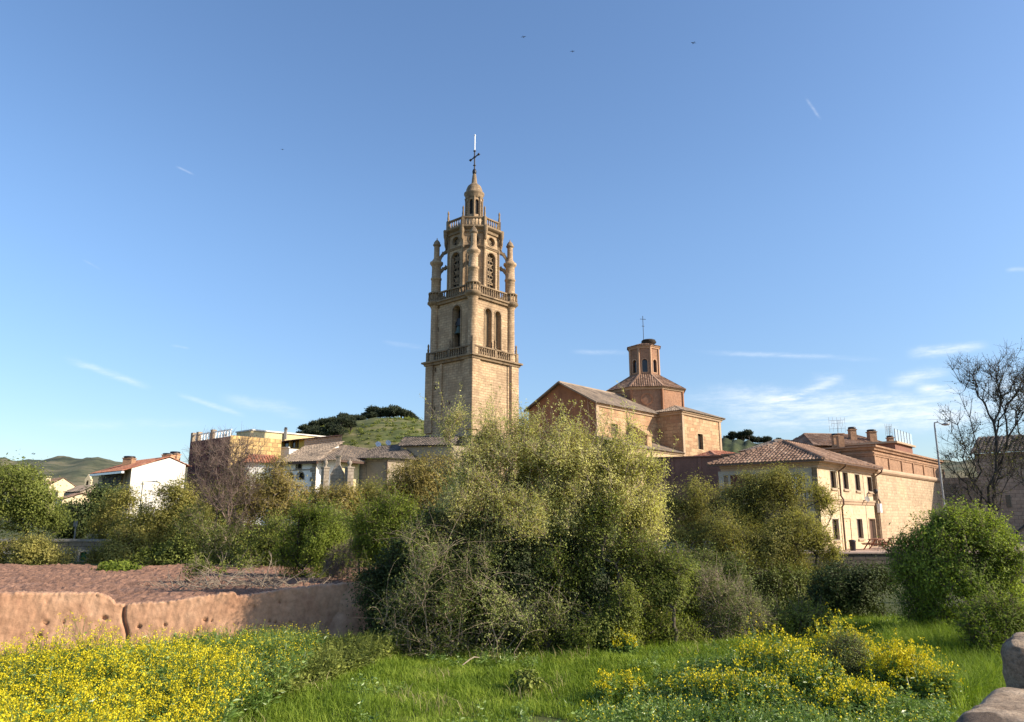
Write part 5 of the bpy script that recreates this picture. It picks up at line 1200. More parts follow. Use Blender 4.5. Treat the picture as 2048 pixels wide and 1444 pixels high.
def tree(name, label, cat, group, base, blobs, D, n, lpp, L, W, mat, bark, seed=1, spread=.28, tip=.007, depth=.8, hollow=.45, gap=-.2, ns=1.3, w=.35, stems=1, twigs=3, twig_len=.35, leaf_on=1.0, up=0, axis_up=0.0, droop=0.0, k=5, ground=True, parts=('trunk', 'crown'), shoots=None, jit=.05, rmax=.4, rs=.25, skirt=0, clump=True):
    rng = np.random.default_rng(seed); t = thing(name, base, label, cat, group); pts = blob_points(rng, blobs, D, n, depth, hollow, gap, ns, clump=clump)
    b = np.array(base, float)
    if skirt:
        q = pts[rng.integers(0, len(pts), skirt)].copy(); q[:, :2] = b[:2] + (q[:, :2] - b[:2]) * .92; q[:, 2] = b[2] + rng.uniform(.05, .45, skirt) ** 1.2 * max(.8, (pts[:, 2].max() - b[2]) * .55); pts = np.concatenate([pts, q]); pts[:, 2] = np.maximum(pts[:, 2], b[2] + .12)
    roots = [b + np.array([rng.normal(0, rs) if stems > 1 else 0, rng.normal(0, rs * .6) if stems > 1 else 0, -.1]) for _ in range(stems)]
    pos, par, r, e, tips = skeleton(rng, roots, pts, tip, w=w, jit=jit); r = np.minimum(r, rmax)
    segs = [frusta(pos[par[e]], pos[e], np.minimum(r[par[e]], r[e] * 1.35 + .004), r[e], k)]
    lp = []; ax = []
    if twigs:
        m = len(pts) * twigs; o = np.repeat(pts, twigs, 0); dr = unit(rng.normal(size=(m, 3)) + np.array([0, 0, .5]) + .8 * unit(o - (b + np.array([0, 0, 1.0])))); q = o + dr * (twig_len * rng.uniform(.5, 1.3, m))[:, None]
        segs.append(frusta(o, q, np.full(m, tip * .8), np.full(m, tip * .35), 3))
        kk = max(1, lpp // (twigs * 2)); tt = rng.uniform(.1, 1.05, (m, kk)); lp.append((o[:, None] + (q - o)[:, None] * tt[..., None] + rng.normal(0, spread * .22, (m, kk, 3))).reshape(-1, 3)); ax.append(np.repeat(dr, kk, 0))
    m = lpp // 2 if twigs else lpp
    if m: lp.append((pts[:, None] + rng.normal(0, spread, (len(pts), m, 3))).reshape(-1, 3)); ax.append(np.repeat(unit(pts - (b + np.array([0, 0, .6]))), m, 0))
    if shoots:
        ns_, base_pts, ln_, lean, nl, bend = shoots
        sel = pts[rng.choice(len(pts), ns_)] if base_pts is None else np.array(base_pts)[rng.integers(0, len(base_pts), ns_)]
        for q in sel:
            d = unit(np.array([rng.normal(lean, .32), rng.normal(0, .3), 1.0])); l = ln_ * rng.uniform(.5, 1.25); pp = [q]; bd = np.array([rng.normal(0, bend), rng.normal(0, bend), -abs(rng.normal(0, bend * .7))])
            for s in range(6): d = unit(d + bd / 6); pp.append(pp[-1] + d * l / 6)
            pp = np.array(pp); rr = np.linspace(tip * 1.5, tip * .4, 7); segs.append(frusta(pp[:-1], pp[1:], rr[:-1], rr[1:], 3))
            if nl:
                s_ = rng.integers(0, 6, nl); f = rng.uniform(0, 1, nl)[:, None]; lp.append(pp[s_] * (1 - f) + pp[s_ + 1] * f + rng.normal(0, .03, (nl, 3))); ax.append(unit(pp[s_ + 1] - pp[s_]))
    V, F = joinVF(segs); np_mesh(parts[0], V, F, bark, None, t, True, base)
    if leaf_on > 0 and lp:
        lp = np.concatenate(lp); ax = np.concatenate(ax); keep = rng.uniform(size=len(lp)) < leaf_on; lp, ax = lp[keep], ax[keep]
        lp[:, 2] = np.maximum(lp[:, 2], b[2] + .03)
        ax = unit(ax + np.array([0, 0, axis_up]))
        out_ = unit(lp - pts.mean(0)) + np.array([0, 0, .45]); V, F = leaves(rng, lp, L, W, axis=ax, ab=.45, droop=droop, nrm=unit(out_)); np_mesh(parts[1], V, F, mat, None, t, False, base)
    return t
def copy_tree(o, parent=None):
    c = o.copy(); COL.objects.link(c)
    if parent is not None: c.parent = parent
    for ch in o.children: copy_tree(ch, c)
    return c
def gpos(px, D, z=None):
    x = P(px, 1100, D).x; return (x, D, gz(x, D) if z is None else z)

# pines on the hill crest: three built, the rest copied
def pine(seed, h):
    rng = np.random.default_rng(seed); t = thing('pine_tree', (0, 0, 0), 'dark umbrella pine on the crest of the green hill left of the tower', 'tree', 'pines along the hill crest')
    n = 60; u = unit(rng.normal(size=(n, 3))); u[:, 2] = np.abs(u[:, 2]) * rng.uniform(-.3, 1, n); pts = u * np.array([3.0, 3.0, 1.9]) * rng.uniform(.55, 1, n)[:, None] + np.array([0, 0, h - 2.2])
    pos, par, r, e, tips = skeleton(rng, [np.zeros(3)], pts, .05, seg=.8); V, F = frusta(pos[par[e]], pos[e], r[par[e]], r[e], 5); np_mesh('trunk', V, F, M['bark_dark'], None, t)
    lp = (pts[:, None] + rng.normal(0, .42, (n, 34, 3))).reshape(-1, 3); V, F = leaves(rng, lp, .75, .35, axis=np.tile([0, 0, 1.], (len(lp), 1)), ab=.3); np_mesh('crown', V, F, M['leaf_pine'], None, t)
    return t
pines = [pine(i, h) for i, h in ((1, 6.5), (2, 5.6), (3, 7.2))]
rg = random.Random(12); used = 0
spots = []
hx = [p[0] for p in HILL_PROF]; hy = [p[1] for p in HILL_PROF]
for px in list(range(600, 700, 6)) + list(range(700, 834, 5)): spots.append((px + rg.uniform(-3, 3), 299 + rg.uniform(-5, 6), 1.0 if px > 720 else .85, 0))
for k in range(44):
    px = rg.uniform(600, 712); spots.append((px, 290 - rg.uniform(0, 40), .8, rg.uniform(4, 30) * (1 if px < 680 else .5)))
for i, (px, D, s, dy) in enumerate(spots):
    o = pines[i] if i < 3 else copy_tree(pines[i % 3])
    y = np.interp(px, hx, hy) + dy + (2 if dy == 0 else 0); p = P(px, y, D); o.location = (p.x, p.y, p.z - .6); s = s * rg.uniform(.55, .95); o.scale = (s * 1.05, s * 1.05, s); o.rotation_euler = (0, 0, rg.uniform(0, 6.28))
    if dy > 0: o['label'] = 'dark pine on the shaded left slope of the green hill'; o['group'] = 'pines on the hill slope'
for i in range(26):
    px = 1458 + i * 4 + rg.uniform(-2, 2); o = copy_tree(pines[i % 3]); y = np.interp(px, [1400, 1450, 1500, 1560], [884, 878, 886, 893]); p = P(px, y + 1, 338); o.location = (p.x, p.y + rg.uniform(-6, 6), p.z - .5)
    s = rg.uniform(.35, .62) * (1.25 if 1470 < px < 1490 else 1); o.scale = (s, s, s * 1.1); o['label'] = 'small dark pine on the wooded ridge right of the church'; o['group'] = 'pines on the right ridge'

# scrub on the hill slope
rng = np.random.default_rng(55); c_ = []
for k in range(420):
    px = rng.uniform(640, 880); t = rng.uniform(.35, .97); y0 = np.interp(px, hx, hy); top = P(px, y0, 300); f = math.sin(t * math.pi / 2) ** 1.15; d = 215 + 85 * t
    c_.append((top.x * d / 300, d, 2 + (top.z - 2) * f + .15))
c_ = np.array(c_); n1_ = cnoise(rng, .09)(c_); c_ = c_[n1_ > -.05]; r_ = rng.uniform(.25, .9, len(c_))
lp = (c_[:, None] + rng.normal(0, .5, (len(c_), 40, 3)) * r_[:, None, None] * np.array([1.2, 1, .7])).reshape(-1, 3); V, F = leaves(rng, lp, .45, .25)
tag(np_mesh('hill_scrub', V, F, M['leaf_ivy']), 'low dark green scrub dotted over the grassy hill', 'scrub', kind='stuff')
# trees beyond the field and along the village edge
gF = 'trees along the far edge of the field'
T = tree
T('green_tree', 'fresh green spring tree at the far left edge of the field', 'tree', gF, gpos(45, 38.5), [(20, 985, 75, 55), (75, 1010, 55, 55), (10, 1040, 80, 40), (60, 960, 40, 28), (-40, 960, 60, 50), (100, 1045, 26, 28)], 38.5, 420, 60, .13, .06, M['leaf_fresh'], M['bark'], 11, .32, gap=-.15)
T('dark_tree', 'very dark evergreen tree left of and below the white house', 'tree', gF, gpos(165, 45), [(165, 1030, 55, 48), (200, 1010, 40, 40), (140, 1050, 34, 40)], 45, 260, 70, .15, .08, M['leaf_dark'], M['bark_dark'], 12, .35)
T('olive_tree', 'olive brown tree just below the white house gable', 'tree', gF, gpos(240, 42), [(240, 1020, 40, 42), (225, 1060, 45, 45), (270, 1070, 40, 45), (255, 1000, 25, 22)], 42, 300, 46, .13, .055, M['leaf_olive'], M['bark'], 13, .3, gap=-.1)
T('olive_tree', 'rounded olive tree hiding the right end of the white gable', 'tree', gF, gpos(335, 40), [(335, 1010, 48, 48), (365, 980, 36, 34), (320, 1070, 55, 55), (375, 1050, 45, 55), (295, 1040, 24, 30)], 40, 480, 46, .13, .05, M['leaf_olive'], M['bark'], 14, .3, gap=-.1)
T('bare_tree', 'tall leafless purplish twiggy tree before the maroon house', 'tree', gF, gpos(440, 36), [(440, 950, 62, 75), (410, 920, 34, 45), (480, 935, 40, 52), (500, 905, 30, 34), (440, 890, 26, 24), (450, 1010, 60, 70)], 36, 620, 8, .07, .03, M['leaf_sparse'], M['bark_purple'], 15, .2, clump=False, tip=.0075, twigs=6, twig_len=.55, leaf_on=.45, gap=-.4, w=.55, jit=.04, shoots=(60, None, 1.0, 0, 0, .3))
T('olive_tree', 'brownish olive tree right of the leafless purplish tree', 'tree', gF, gpos(545, 37), [(545, 975, 42, 45), (575, 1005, 45, 55), (530, 1030, 50, 65), (555, 940, 24, 24), (505, 1000, 30, 45), (590, 1050, 36, 50)], 37, 620, 34, .11, .045, M['leaf_gold'], M['bark_pale'], 16, .27, tip=.009, twigs=5, gap=-.25)
T('olive_tree', 'dense golden brown tree below the arcaded white house', 'tree', gF, gpos(645, 43), [(640, 1015, 60, 42), (690, 1005, 45, 36), (610, 1030, 40, 55), (660, 1060, 60, 50)], 43, 560, 44, .13, .05, M['leaf_gold'], M['bark'], 17, .3)
T('olive_tree', 'dark olive tree right of the golden brown one', 'tree', gF, gpos(740, 44), [(735, 1005, 48, 42), (765, 985, 42, 34), (720, 1050, 50, 60), (780, 1030, 50, 60)], 44, 520, 44, .13, .05, M['leaf_olive'], M['bark'], 18, .3)
T('olive_tree', 'tall golden brown tree before the dark roofed stone chapel', 'tree', gF, gpos(835, 38), [(830, 960, 60, 46), (880, 945, 50, 40), (800, 1000, 50, 60), (860, 1020, 70, 70), (915, 990, 50, 60)], 38, 760, 44, .12, .05, M['leaf_gold'], M['bark'], 19, .3)
T('dark_tree', 'dark ivy shaded tree between the two upright green bushes', 'tree', gF, gpos(665, 34), [(670, 1080, 50, 60), (720, 1090, 40, 50), (560, 1080, 36, 52), (520, 1095, 45, 45)], 34, 380, 50, .10, .055, M['leaf_ivy'], M['bark'], 20, .3, skirt=80, stems=4, rs=.8)
T('ivy_shrub', 'dark glossy shrub at the field edge under the leafless tree', 'shrub', 'low dark shrubs at the field edge', gpos(370, 35.4), [(330, 1115, 45, 28), (375, 1105, 40, 36), (300, 1125, 32, 20), (400, 1120, 40, 26)], 35.4, 260, 60, .10, .055, M['leaf_ivy'], M['bark_dark'], 21, .22, skirt=70, stems=5, rs=.5)
T('dark_shrub', 'dark shrub left of the pump hut on the roadside', 'shrub', 'low dark shrubs at the field edge', gpos(50, 38), [(30, 1105, 60, 28), (75, 1100, 36, 25), (110, 1112, 30, 18)], 37.5, 260, 50, .10, .045, M['leaf_olive'], M['bark'], 22, .22, skirt=60, stems=5, rs=.5)
T('olive_shrub', 'brownish shrub right of the green hut door', 'shrub', 'low dark shrubs at the field edge', gpos(230, 38.5), [(225, 1105, 42, 28), (262, 1095, 40, 36), (200, 1120, 26, 14)], 38.5, 260, 40, .11, .045, M['leaf_olive'], M['bark'], 23, .24, skirt=60, stems=5, rs=.5)
T('field_weed', 'low bright green leafy weeds on the ploughed soil', 'weed', None, gpos(235, 31), [(235, 1142, 32, 9), (215, 1146, 18, 6), (255, 1144, 16, 6)], 31.5, 90, 50, .13, .09, M['leaf_bright'], M['bark'], 24, .14, twigs=0)
T('dark_shrub', 'brownish twiggy undergrowth beneath the leafless tree and olive trees', 'shrub', 'low dark shrubs at the field edge', gpos(480, 35.2), [(470, 1095, 60, 50), (540, 1090, 50, 50), (420, 1080, 50, 50), (600, 1095, 50, 46), (650, 1060, 50, 50), (390, 1050, 36, 40)], 35.6, 620, 40, .10, .045, M['leaf_bramble'], M['bark_pale'], 25, .3, stems=8, rs=1.2, skirt=120)
T('dark_shrub', 'olive shrub wall under the white house trees', 'shrub', 'low dark shrubs at the field edge', gpos(290, 39.5), [(290, 1080, 50, 45), (240, 1085, 40, 40), (340, 1085, 40, 45)], 39.6, 320, 44, .11, .05, M['leaf_olive'], M['bark'], 26, .3, stems=6, rs=.8, skirt=80)
T('olive_tree', 'olive tree standing behind the leafless purplish tree', 'tree', gF, gpos(490, 47), [(470, 1000, 55, 45), (520, 985, 50, 50), (410, 1015, 50, 45), (560, 985, 40, 40), (500, 1050, 70, 50), (400, 1060, 50, 45)], 47, 620, 46, .14, .055, M['leaf_olive'], M['bark'], 27, .34, gap=-.3)
# bright upright bushes
T('upright_bush', 'bright green upright bush with a dark trunk above the earth wall', 'bush', 'bright green upright bushes', gpos(617, 28, 1.0), [(615, 1080, 60, 52), (640, 1060, 40, 45), (585, 1095, 36, 40), (660, 1105, 40, 40), (600, 1045, 30, 30)], 28, 420, 50, .085, .03, M['leaf_bright'], M['bark_dark'], 31, .2, skirt=60, axis_up=.7, shoots=(160, None, 1.0, .05, 40, .35))
T('upright_bush', 'yellowish green feathery bush left of the big thicket', 'bush', 'bright green upright bushes', gpos(775, 25, .8), [(770, 1060, 60, 60), (800, 1035, 40, 45), (745, 1095, 45, 45), (800, 1100, 50, 50), (730, 1060, 26, 34)], 25, 560, 55, .085, .028, M['leaf_bright'], M['bark'], 32, .2, skirt=120, stems=6, rs=.4, axis_up=.7, shoots=(220, None, 1.1, -.12, 44, .4))
T('dead_shrub', 'pinkish grey leafless shrub between the upright bushes', 'shrub', None, gpos(690, 26.5, 1.0), [(690, 1125, 34, 34), (705, 1100, 25, 25), (670, 1140, 30, 20)], 26.5, 260, 4, .05, .03, M['leaf_sparse'], M['bark_purple'], 33, .1, tip=.006, twigs=6, twig_len=.3, leaf_on=.3)
# the big thicket in the middle
wb = gpos(1130, 20.5)
T('willow_thicket', 'huge pale leaved willow thicket in front of tower and church', 'tree', None, wb,
  [(985, 960, 100, 90), (1080, 940, 95, 80), (1180, 965, 95, 85), (1250, 1000, 75, 85), (940, 905, 45, 52), (1010, 895, 60, 45), (1130, 920, 70, 46), (1215, 920, 45, 40), (1275, 955, 40, 45), (1290, 1060, 45, 70), (1200, 1060, 90, 90), (1060, 1040, 110, 90), (950, 1030, 90, 90), (905, 980, 45, 60), (905, 868, 18, 32), (925, 848, 18, 26), (955, 862, 18, 36), (985, 858, 18, 28), (1040, 858, 28, 28), (1062, 850, 16, 26), (1100, 880, 26, 26), (1160, 890, 26, 24), (1230, 892, 18, 28), (1265, 886, 18, 34), (1300, 940, 22, 24), (1260, 1140, 55, 60), (1130, 1150, 70, 60), (1310, 990, 26, 40)], 20.5, 2900, 48, .064, .028, M['leaf_willow'], M['bark_pale'], 41, .19, tip=.0055, depth=.85, gap=-.22, ns=2.5, stems=10, rs=.7, twigs=5, twig_len=.34, hollow=.5, axis_up=.35, rmax=.13, shoots=(560, None, 1.25, 0, 50, .45), skirt=140)
rng = np.random.default_rng(77)
bare = [P(rng.uniform(1050, 1210), rng.uniform(860, 900), 20.8 + rng.uniform(-.6, .6)) for _ in range(14)]
segs = []
T('climbing_ivy', 'dark green ivy hanging over trunks inside the thicket', 'ivy', None, gpos(1195, 19.4), [(1195, 1090, 30, 80), (1180, 1190, 40, 80), (1240, 1150, 30, 80), (1215, 1030, 36, 45), (1110, 1140, 34, 80), (1230, 1230, 40, 40)], 19.6, 300, 44, .06, .045, M['leaf_ivy'], M['bark'], 42, .16, twigs=2, stems=5, hollow=.2, gap=.0, ns=2.8)
T('bramble_thicket', 'tangled bramble thicket of pale arching canes at the willow foot', 'bramble', None, gpos(930, 18.8), [(860, 1190, 80, 60), (950, 1210, 90, 60), (1040, 1225, 80, 50), (850, 1110, 60, 60), (930, 1130, 70, 50), (800, 1230, 45, 45), (1090, 1220, 50, 50)], 18.9, 420, 30, .052, .034, M['leaf_bramble'], M['bark_pale'], 43, .2, skirt=120, tip=.0042, rs=1.0, stems=34, twigs=2, twig_len=.4, gap=-.2, ns=2, w=.25, jit=.1, rmax=.016, hollow=.3, shoots=(150, None, 1.4, 0, 14, 1.9))
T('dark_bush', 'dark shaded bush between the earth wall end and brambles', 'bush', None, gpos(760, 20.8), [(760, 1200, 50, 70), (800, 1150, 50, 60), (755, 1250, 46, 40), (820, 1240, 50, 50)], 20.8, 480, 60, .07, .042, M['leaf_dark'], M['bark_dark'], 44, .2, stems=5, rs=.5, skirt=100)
T('dark_bush', 'added dark foliage standing in for shade inside the big thicket', 'bush', None, gpos(1010, 20.4), [(950, 1120, 90, 90), (1060, 1140, 90, 90), (1160, 1160, 70, 90), (960, 1230, 120, 60), (1080, 1240, 110, 50), (870, 1080, 60, 60), (870, 1190, 70, 80)], 20.3, 1150, 50, .075, .045, M['leaf_dark'], M['bark_dark'], 45, .24, stems=6, rs=.8, skirt=200)  # added dark mass: shade inside the willow put into leaf colour
T('undergrowth_bush', 'low leafy green fringe bush along the grass before the thicket', 'bush', 'undergrowth bushes right of the thicket', gpos(1180, 18.9), [(1150, 1262, 60, 24), (1220, 1255, 60, 30), (1090, 1270, 50, 18), (1260, 1225, 40, 40)], 18.9, 300, 56, .055, .035, M['leaf_fresh'], M['bark'], 46, .15, skirt=80, stems=5, twigs=2, shoots=(60, None, .5, 0, 10, .5))
t_ = thing('bare_shoots', gpos(1130, 20.9), 'tall reddish bare shoots rising before the red church gable', 'shrub')
for q in bare:
    q = np.array(q); q0 = q - np.array([rng.normal(0, .1), 0, 1.6]); d = unit(np.array([rng.normal(.05, .18), rng.normal(0, .1), 1.])); pp = [q0, q]
    for s in range(4): d = unit(d + rng.normal(0, .1, 3)); pp.append(pp[-1] + d * rng.uniform(.12, .27))
    pp = np.array(pp); rr = np.linspace(.008, .003, len(pp)); segs.append(frusta(pp[:-1], pp[1:], rr[:-1], rr[1:], 3))
    m = 6; k_ = rng.integers(1, len(pp) - 1, m); o = pp[k_]; dq = unit(rng.normal(size=(m, 3)) + np.array([0, 0, 1.2])); segs.append(frusta(o, o + dq * .2, np.full(m, .0035), np.full(m, .002), 3))
V, F = joinVF(segs); np_mesh('stems', V, F, M['bark_purple'], None, t_, True, t_.location)
T('dark_bush', 'dark bush behind the mixed green bush at the thicket right foot', 'bush', None, gpos(1330, 22.8), [(1310, 1190, 50, 60), (1360, 1190, 45, 60), (1290, 1230, 40, 40)], 22.8, 420, 50, .075, .045, M['leaf_dark'], M['bark_dark'], 47, .22, stems=3)
# right side trees
gR = 'olive green trees in front of the terrace house'
T('tamarisk_tree', 'feathery olive green tree hiding the left end of the terrace house', 'tree', gR, gpos(1400, 33), [(1370, 1000, 45, 42), (1410, 1020, 45, 55), (1350, 1060, 45, 60), (1420, 1090, 50, 60), (1380, 1130, 50, 50)], 33, 560, 48, .10, .032, M['leaf_olive'], M['bark_dark'], 51, .24, tip=.007, gap=-.15, axis_up=.4, ns=1.7)
T('tamarisk_tree', 'tall feathery olive tree reaching the shaded house windows', 'tree', gR, gpos(1545, 29.5), [(1520, 968, 44, 34), (1572, 962, 42, 30), (1632, 1005, 34, 34), (1475, 1020, 40, 42), (1545, 975, 50, 42), (1500, 1010, 45, 45), (1590, 1010, 42, 40), (1625, 1010, 28, 26), (1540, 1050, 70, 55), (1600, 1080, 55, 55), (1490, 1080, 50, 60), (1560, 1130, 70, 55), (1640, 1130, 40, 40), (1615, 1165, 40, 30)], 29.5, 1900, 44, .085, .028, M['leaf_olive'], M['bark_dark'], 52, .22, tip=.006, gap=-.05, axis_up=.4, ns=2.4)
T('tamarisk_tree', 'lower golden olive tree between the willow and the tallest olive tree', 'tree', gR, gpos(1460, 31), [(1455, 1010, 40, 34), (1465, 1060, 45, 50), (1445, 1120, 40, 40)], 31, 300, 46, .09, .03, M['leaf_gold'], M['bark_dark'], 53, .22, gap=-.15, ns=1.9)
T('tamarisk_tree', 'low spreading olive tree right below the shaded house corner', 'tree', gR, gpos(1600, 27.5), [(1600, 1070, 50, 50), (1640, 1110, 42, 45), (1560, 1100, 60, 50), (1500, 1110, 60, 50), (1440, 1080, 50, 55), (1620, 1160, 50, 36), (1400, 1130, 40, 50)], 27.5, 1000, 46, .085, .028, M['leaf_olive'], M['bark_dark'], 66, .22, tip=.006, gap=-.15, axis_up=.4, ns=2.2, stems=4, rs=.8, skirt=120)
T('undergrowth_bush', 'mixed green bush on the right foot of the big thicket', 'bush', 'undergrowth bushes right of the thicket', gpos(1320, 19.5), [(1300, 1190, 45, 45), (1345, 1210, 45, 45), (1290, 1120, 38, 50), (1340, 1150, 40, 40), (1280, 1250, 50, 30), (1340, 1262, 60, 24)], 19.6, 480, 56, .06, .036, M['leaf_fresh'], M['bark'], 54, .17, skirt=120, stems=8, rs=.4, shoots=(40, None, .6, 0, 10, .4))
T('undergrowth_bush', 'brownish twiggy bush in the grass below the olive trees', 'bush', 'undergrowth bushes right of the thicket', gpos(1480, 20.5), [(1470, 1215, 50, 40), (1430, 1190, 40, 50), (1500, 1235, 40, 24), (1440, 1245, 50, 18)], 20.5, 420, 26, .05, .025, M['leaf_bramble'], M['bark_pale'], 55, .15, skirt=60, tip=.004, stems=14, rs=.5, twigs=6, gap=-.2, shoots=(46, None, .9, 0, 6, .3))
T('undergrowth_bush', 'light green leafy bush at the base of the olive trees', 'bush', 'undergrowth bushes right of the thicket', gpos(1400, 22.5), [(1400, 1180, 36, 40), (1390, 1230, 40, 34), (1360, 1260, 40, 20), (1440, 1250, 40, 20)], 21.5, 380, 50, .06, .035, M['leaf_bright'], M['bark'], 56, .16, skirt=80, stems=6, rs=.4)
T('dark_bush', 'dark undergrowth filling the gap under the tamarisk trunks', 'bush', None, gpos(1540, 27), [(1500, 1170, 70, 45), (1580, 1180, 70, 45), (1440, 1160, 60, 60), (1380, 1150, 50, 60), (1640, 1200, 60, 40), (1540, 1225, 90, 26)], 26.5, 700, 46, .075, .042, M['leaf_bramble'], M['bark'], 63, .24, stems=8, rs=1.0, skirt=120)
T('undergrowth_bush', 'grassy green bush in front of the dark undergrowth under tamarisks', 'bush', 'undergrowth bushes right of the thicket', gpos(1570, 21.5), [(1570, 1240, 60, 26), (1530, 1255, 40, 20), (1625, 1245, 40, 24)], 21.5, 260, 50, .055, .03, M['leaf_fresh'], M['bark'], 64, .15, skirt=70, stems=8, rs=.5, twigs=2, shoots=(70, None, .6, 0, 10, .4))
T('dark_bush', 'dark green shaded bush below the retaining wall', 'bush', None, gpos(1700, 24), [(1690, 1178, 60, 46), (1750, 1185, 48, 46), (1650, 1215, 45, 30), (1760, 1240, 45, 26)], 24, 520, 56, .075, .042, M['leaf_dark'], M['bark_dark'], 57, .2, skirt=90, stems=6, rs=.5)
T('round_shrub', 'large rounded bright green shrub before the convent wall', 'shrub', None, gpos(1915, 20.5), [(1912, 1112, 102, 82), (1845, 1130, 66, 76), (1972, 1125, 68, 84), (1900, 1065, 60, 42), (1950, 1060, 45, 34), (1920, 1190, 100, 58), (1830, 1170, 45, 58), (1990, 1180, 42, 60), (1995, 1090, 36, 50)], 20.5, 1300, 62, .065, .036, M['leaf_shrub'], M['bark'], 58, .15, skirt=260, stems=14, rs=.5, twigs=4, gap=-.12, ns=2.4, hollow=.45, axis_up=.4, shoots=(260, None, .75, -.05, 30, .6), rmax=.05)
T('leafy_weed', 'tall light green weeds right of the rounded shrub foot', 'weed', None, gpos(2000, 17.2), [(2000, 1225, 55, 26), (2040, 1210, 36, 34), (1960, 1240, 40, 16), (1990, 1280, 60, 34), (2040, 1270, 40, 40)], 17.4, 320, 50, .06, .03, M['leaf_bright'], M['bark'], 59, .14, skirt=120, stems=10, rs=.5, axis_up=.5)
T('bare_tree', 'large nearly bare tree with tiny brown leaves at the right edge', 'tree', None, gpos(2052, 29), [(2010, 790, 70, 75), (1960, 770, 60, 50), (1930, 740, 36, 30), (2060, 770, 80, 90), (1930, 870, 45, 30), (1980, 930, 80, 60), (2060, 900, 80, 90), (1950, 1000, 60, 45), (1900, 830, 26, 16), (2110, 850, 70, 130), (1925, 910, 36, 30)], 29, 1000, 11, .07, .04, M['leaf_sparse'], M['bark_dark'], 60, .12, clump=False, tip=.0078, twigs=5, twig_len=.5, gap=-.3, w=.55, jit=.05, leaf_on=.6, hollow=.25, rmax=.17, k=6)

# pile of cut branches on top of the earth wall
def branch_pile(name, label, c, n, rx, ry, h, L, mat, seed, cat='branches'):
    rng = np.random.default_rng(seed); t = thing(name, c, label, cat); segs = []
    for _ in range(n):
        p = np.array(c) + np.array([rng.uniform(-rx, rx), rng.uniform(-ry, ry), 0]); p[2] = gz(p[0], p[1]) + rng.uniform(0, h) * max(.15, 1 - abs(p[0] - c[0]) / rx)
        d = unit(np.array([rng.normal(), rng.normal(0, .5), rng.normal(.15, .28)])); l = L * rng.uniform(.4, 1.2); pp = [p]
        for s in range(5): d = unit(d + rng.normal(0, .18, 3)); q = pp[-1] + d * l / 5; q[2] = max(q[2], gz(q[0], q[1]) + .03); pp.append(q)
        pp = np.array(pp); r0 = rng.uniform(.008, .024); rr = np.linspace(r0, .004, 6); segs.append(frusta(pp[:-1], pp[1:], rr[:-1], rr[1:], 4))
        m = 4; k = rng.integers(1, 5, m); o = pp[k]; dd = unit(rng.normal(size=(m, 3)) + d); segs.append(frusta(o, o + dd * l * .3, np.full(m, .007), np.full(m, .003), 3))
    V, F = joinVF(segs); np_mesh('twigs', V, F, mat, None, t, True, c); return t
pc = P(480, 1160, 23.5); branch_pile('branch_pile', 'heap of cut pale dead branches on the soil behind the earth wall', (pc.x, 23.8, gz(pc.x, 23.8)), 170, 2.3, .9, .45, 1.0, M['bark_pale'], 5)
pc = P(420, 1150, 25); T('field_weed', 'sparse yellow green weeds standing among the cut branches', 'weed', None, (pc.x, 25.5, 1.0), [(430, 1135, 50, 14), (500, 1128, 30, 14), (385, 1140, 26, 12)], 25.5, 60, 26, .08, .04, M['leaf_fresh'], M['bark_pale'], 62, .1, twigs=3, twig_len=.3, shoots=(26, None, .5, 0, 8, .3))
pc = ground_hit(1000, 1275, .1); branch_pile('dead_branches', 'dry grey branches lying on the grass before the brambles', (pc.x, pc.y, gz(pc.x, pc.y)), 60, 2.2, .7, .25, 1.1, M['bark_pale'], 6)
a = ground_hit(925, 1330, .18); b = ground_hit(958, 1317, .24); c = ground_hit(950, 1316, .26)
mb = MB(); mb.tube([a, a.lerp(b, .4) + Z * .05, a.lerp(b, .7) + Z * .07, b + Z * .02], [.012, .014, .013, .008], 6); tag(mb.build('fallen_stick', M['bark_pale'], None, a), 'pale curved stick lying alone on the green grass', 'stick')

# ------------------------------------------------------------------ rammed earth wall
def mat_adobe():
    m, t, bs, out, g = new_mat('rammed_earth'); ob = _n(t, 'ShaderNodeTexCoord').outputs['Object']
    n1 = g.noise(ob, .9, 6, .6); n2 = g.noise(ob, 7, 6, .68); n3 = g.noise(g.scale(ob, (1, 1, .35)), 2.3, 5, .6)
    col = g.ramp(n1, [(.3, (.36, .195, .115)), (.5, (.46, .27, .165)), (.7, (.54, .345, .225))])
    col = g.mix(1.0, col, g.ramp(n2, [(.3, (.74, .72, .70)), (.6, (1.08, 1.06, 1.04))]), 'MULTIPLY')
    col = g.mix(g.m('MULTIPLY', g.smooth(n3, .52, .72), .5), col, (.27, .13, .08, 1))
    t.links.new(col, bs.inputs['Base Color']); bs.inputs['Roughness'].default_value = .97; bump(t, bs, g.m('ADD', n2, n3), .6, .03); return m
M['adobe'] = mat_adobe()
def vnoise(seed):
    rng = np.random.default_rng(seed); k = rng.normal(size=(10, 3)); ph = rng.uniform(0, 6.28, 10)
    def f(p, s): return np.mean(np.sin((p * s) @ k.T + ph), 1) * 2
    return f
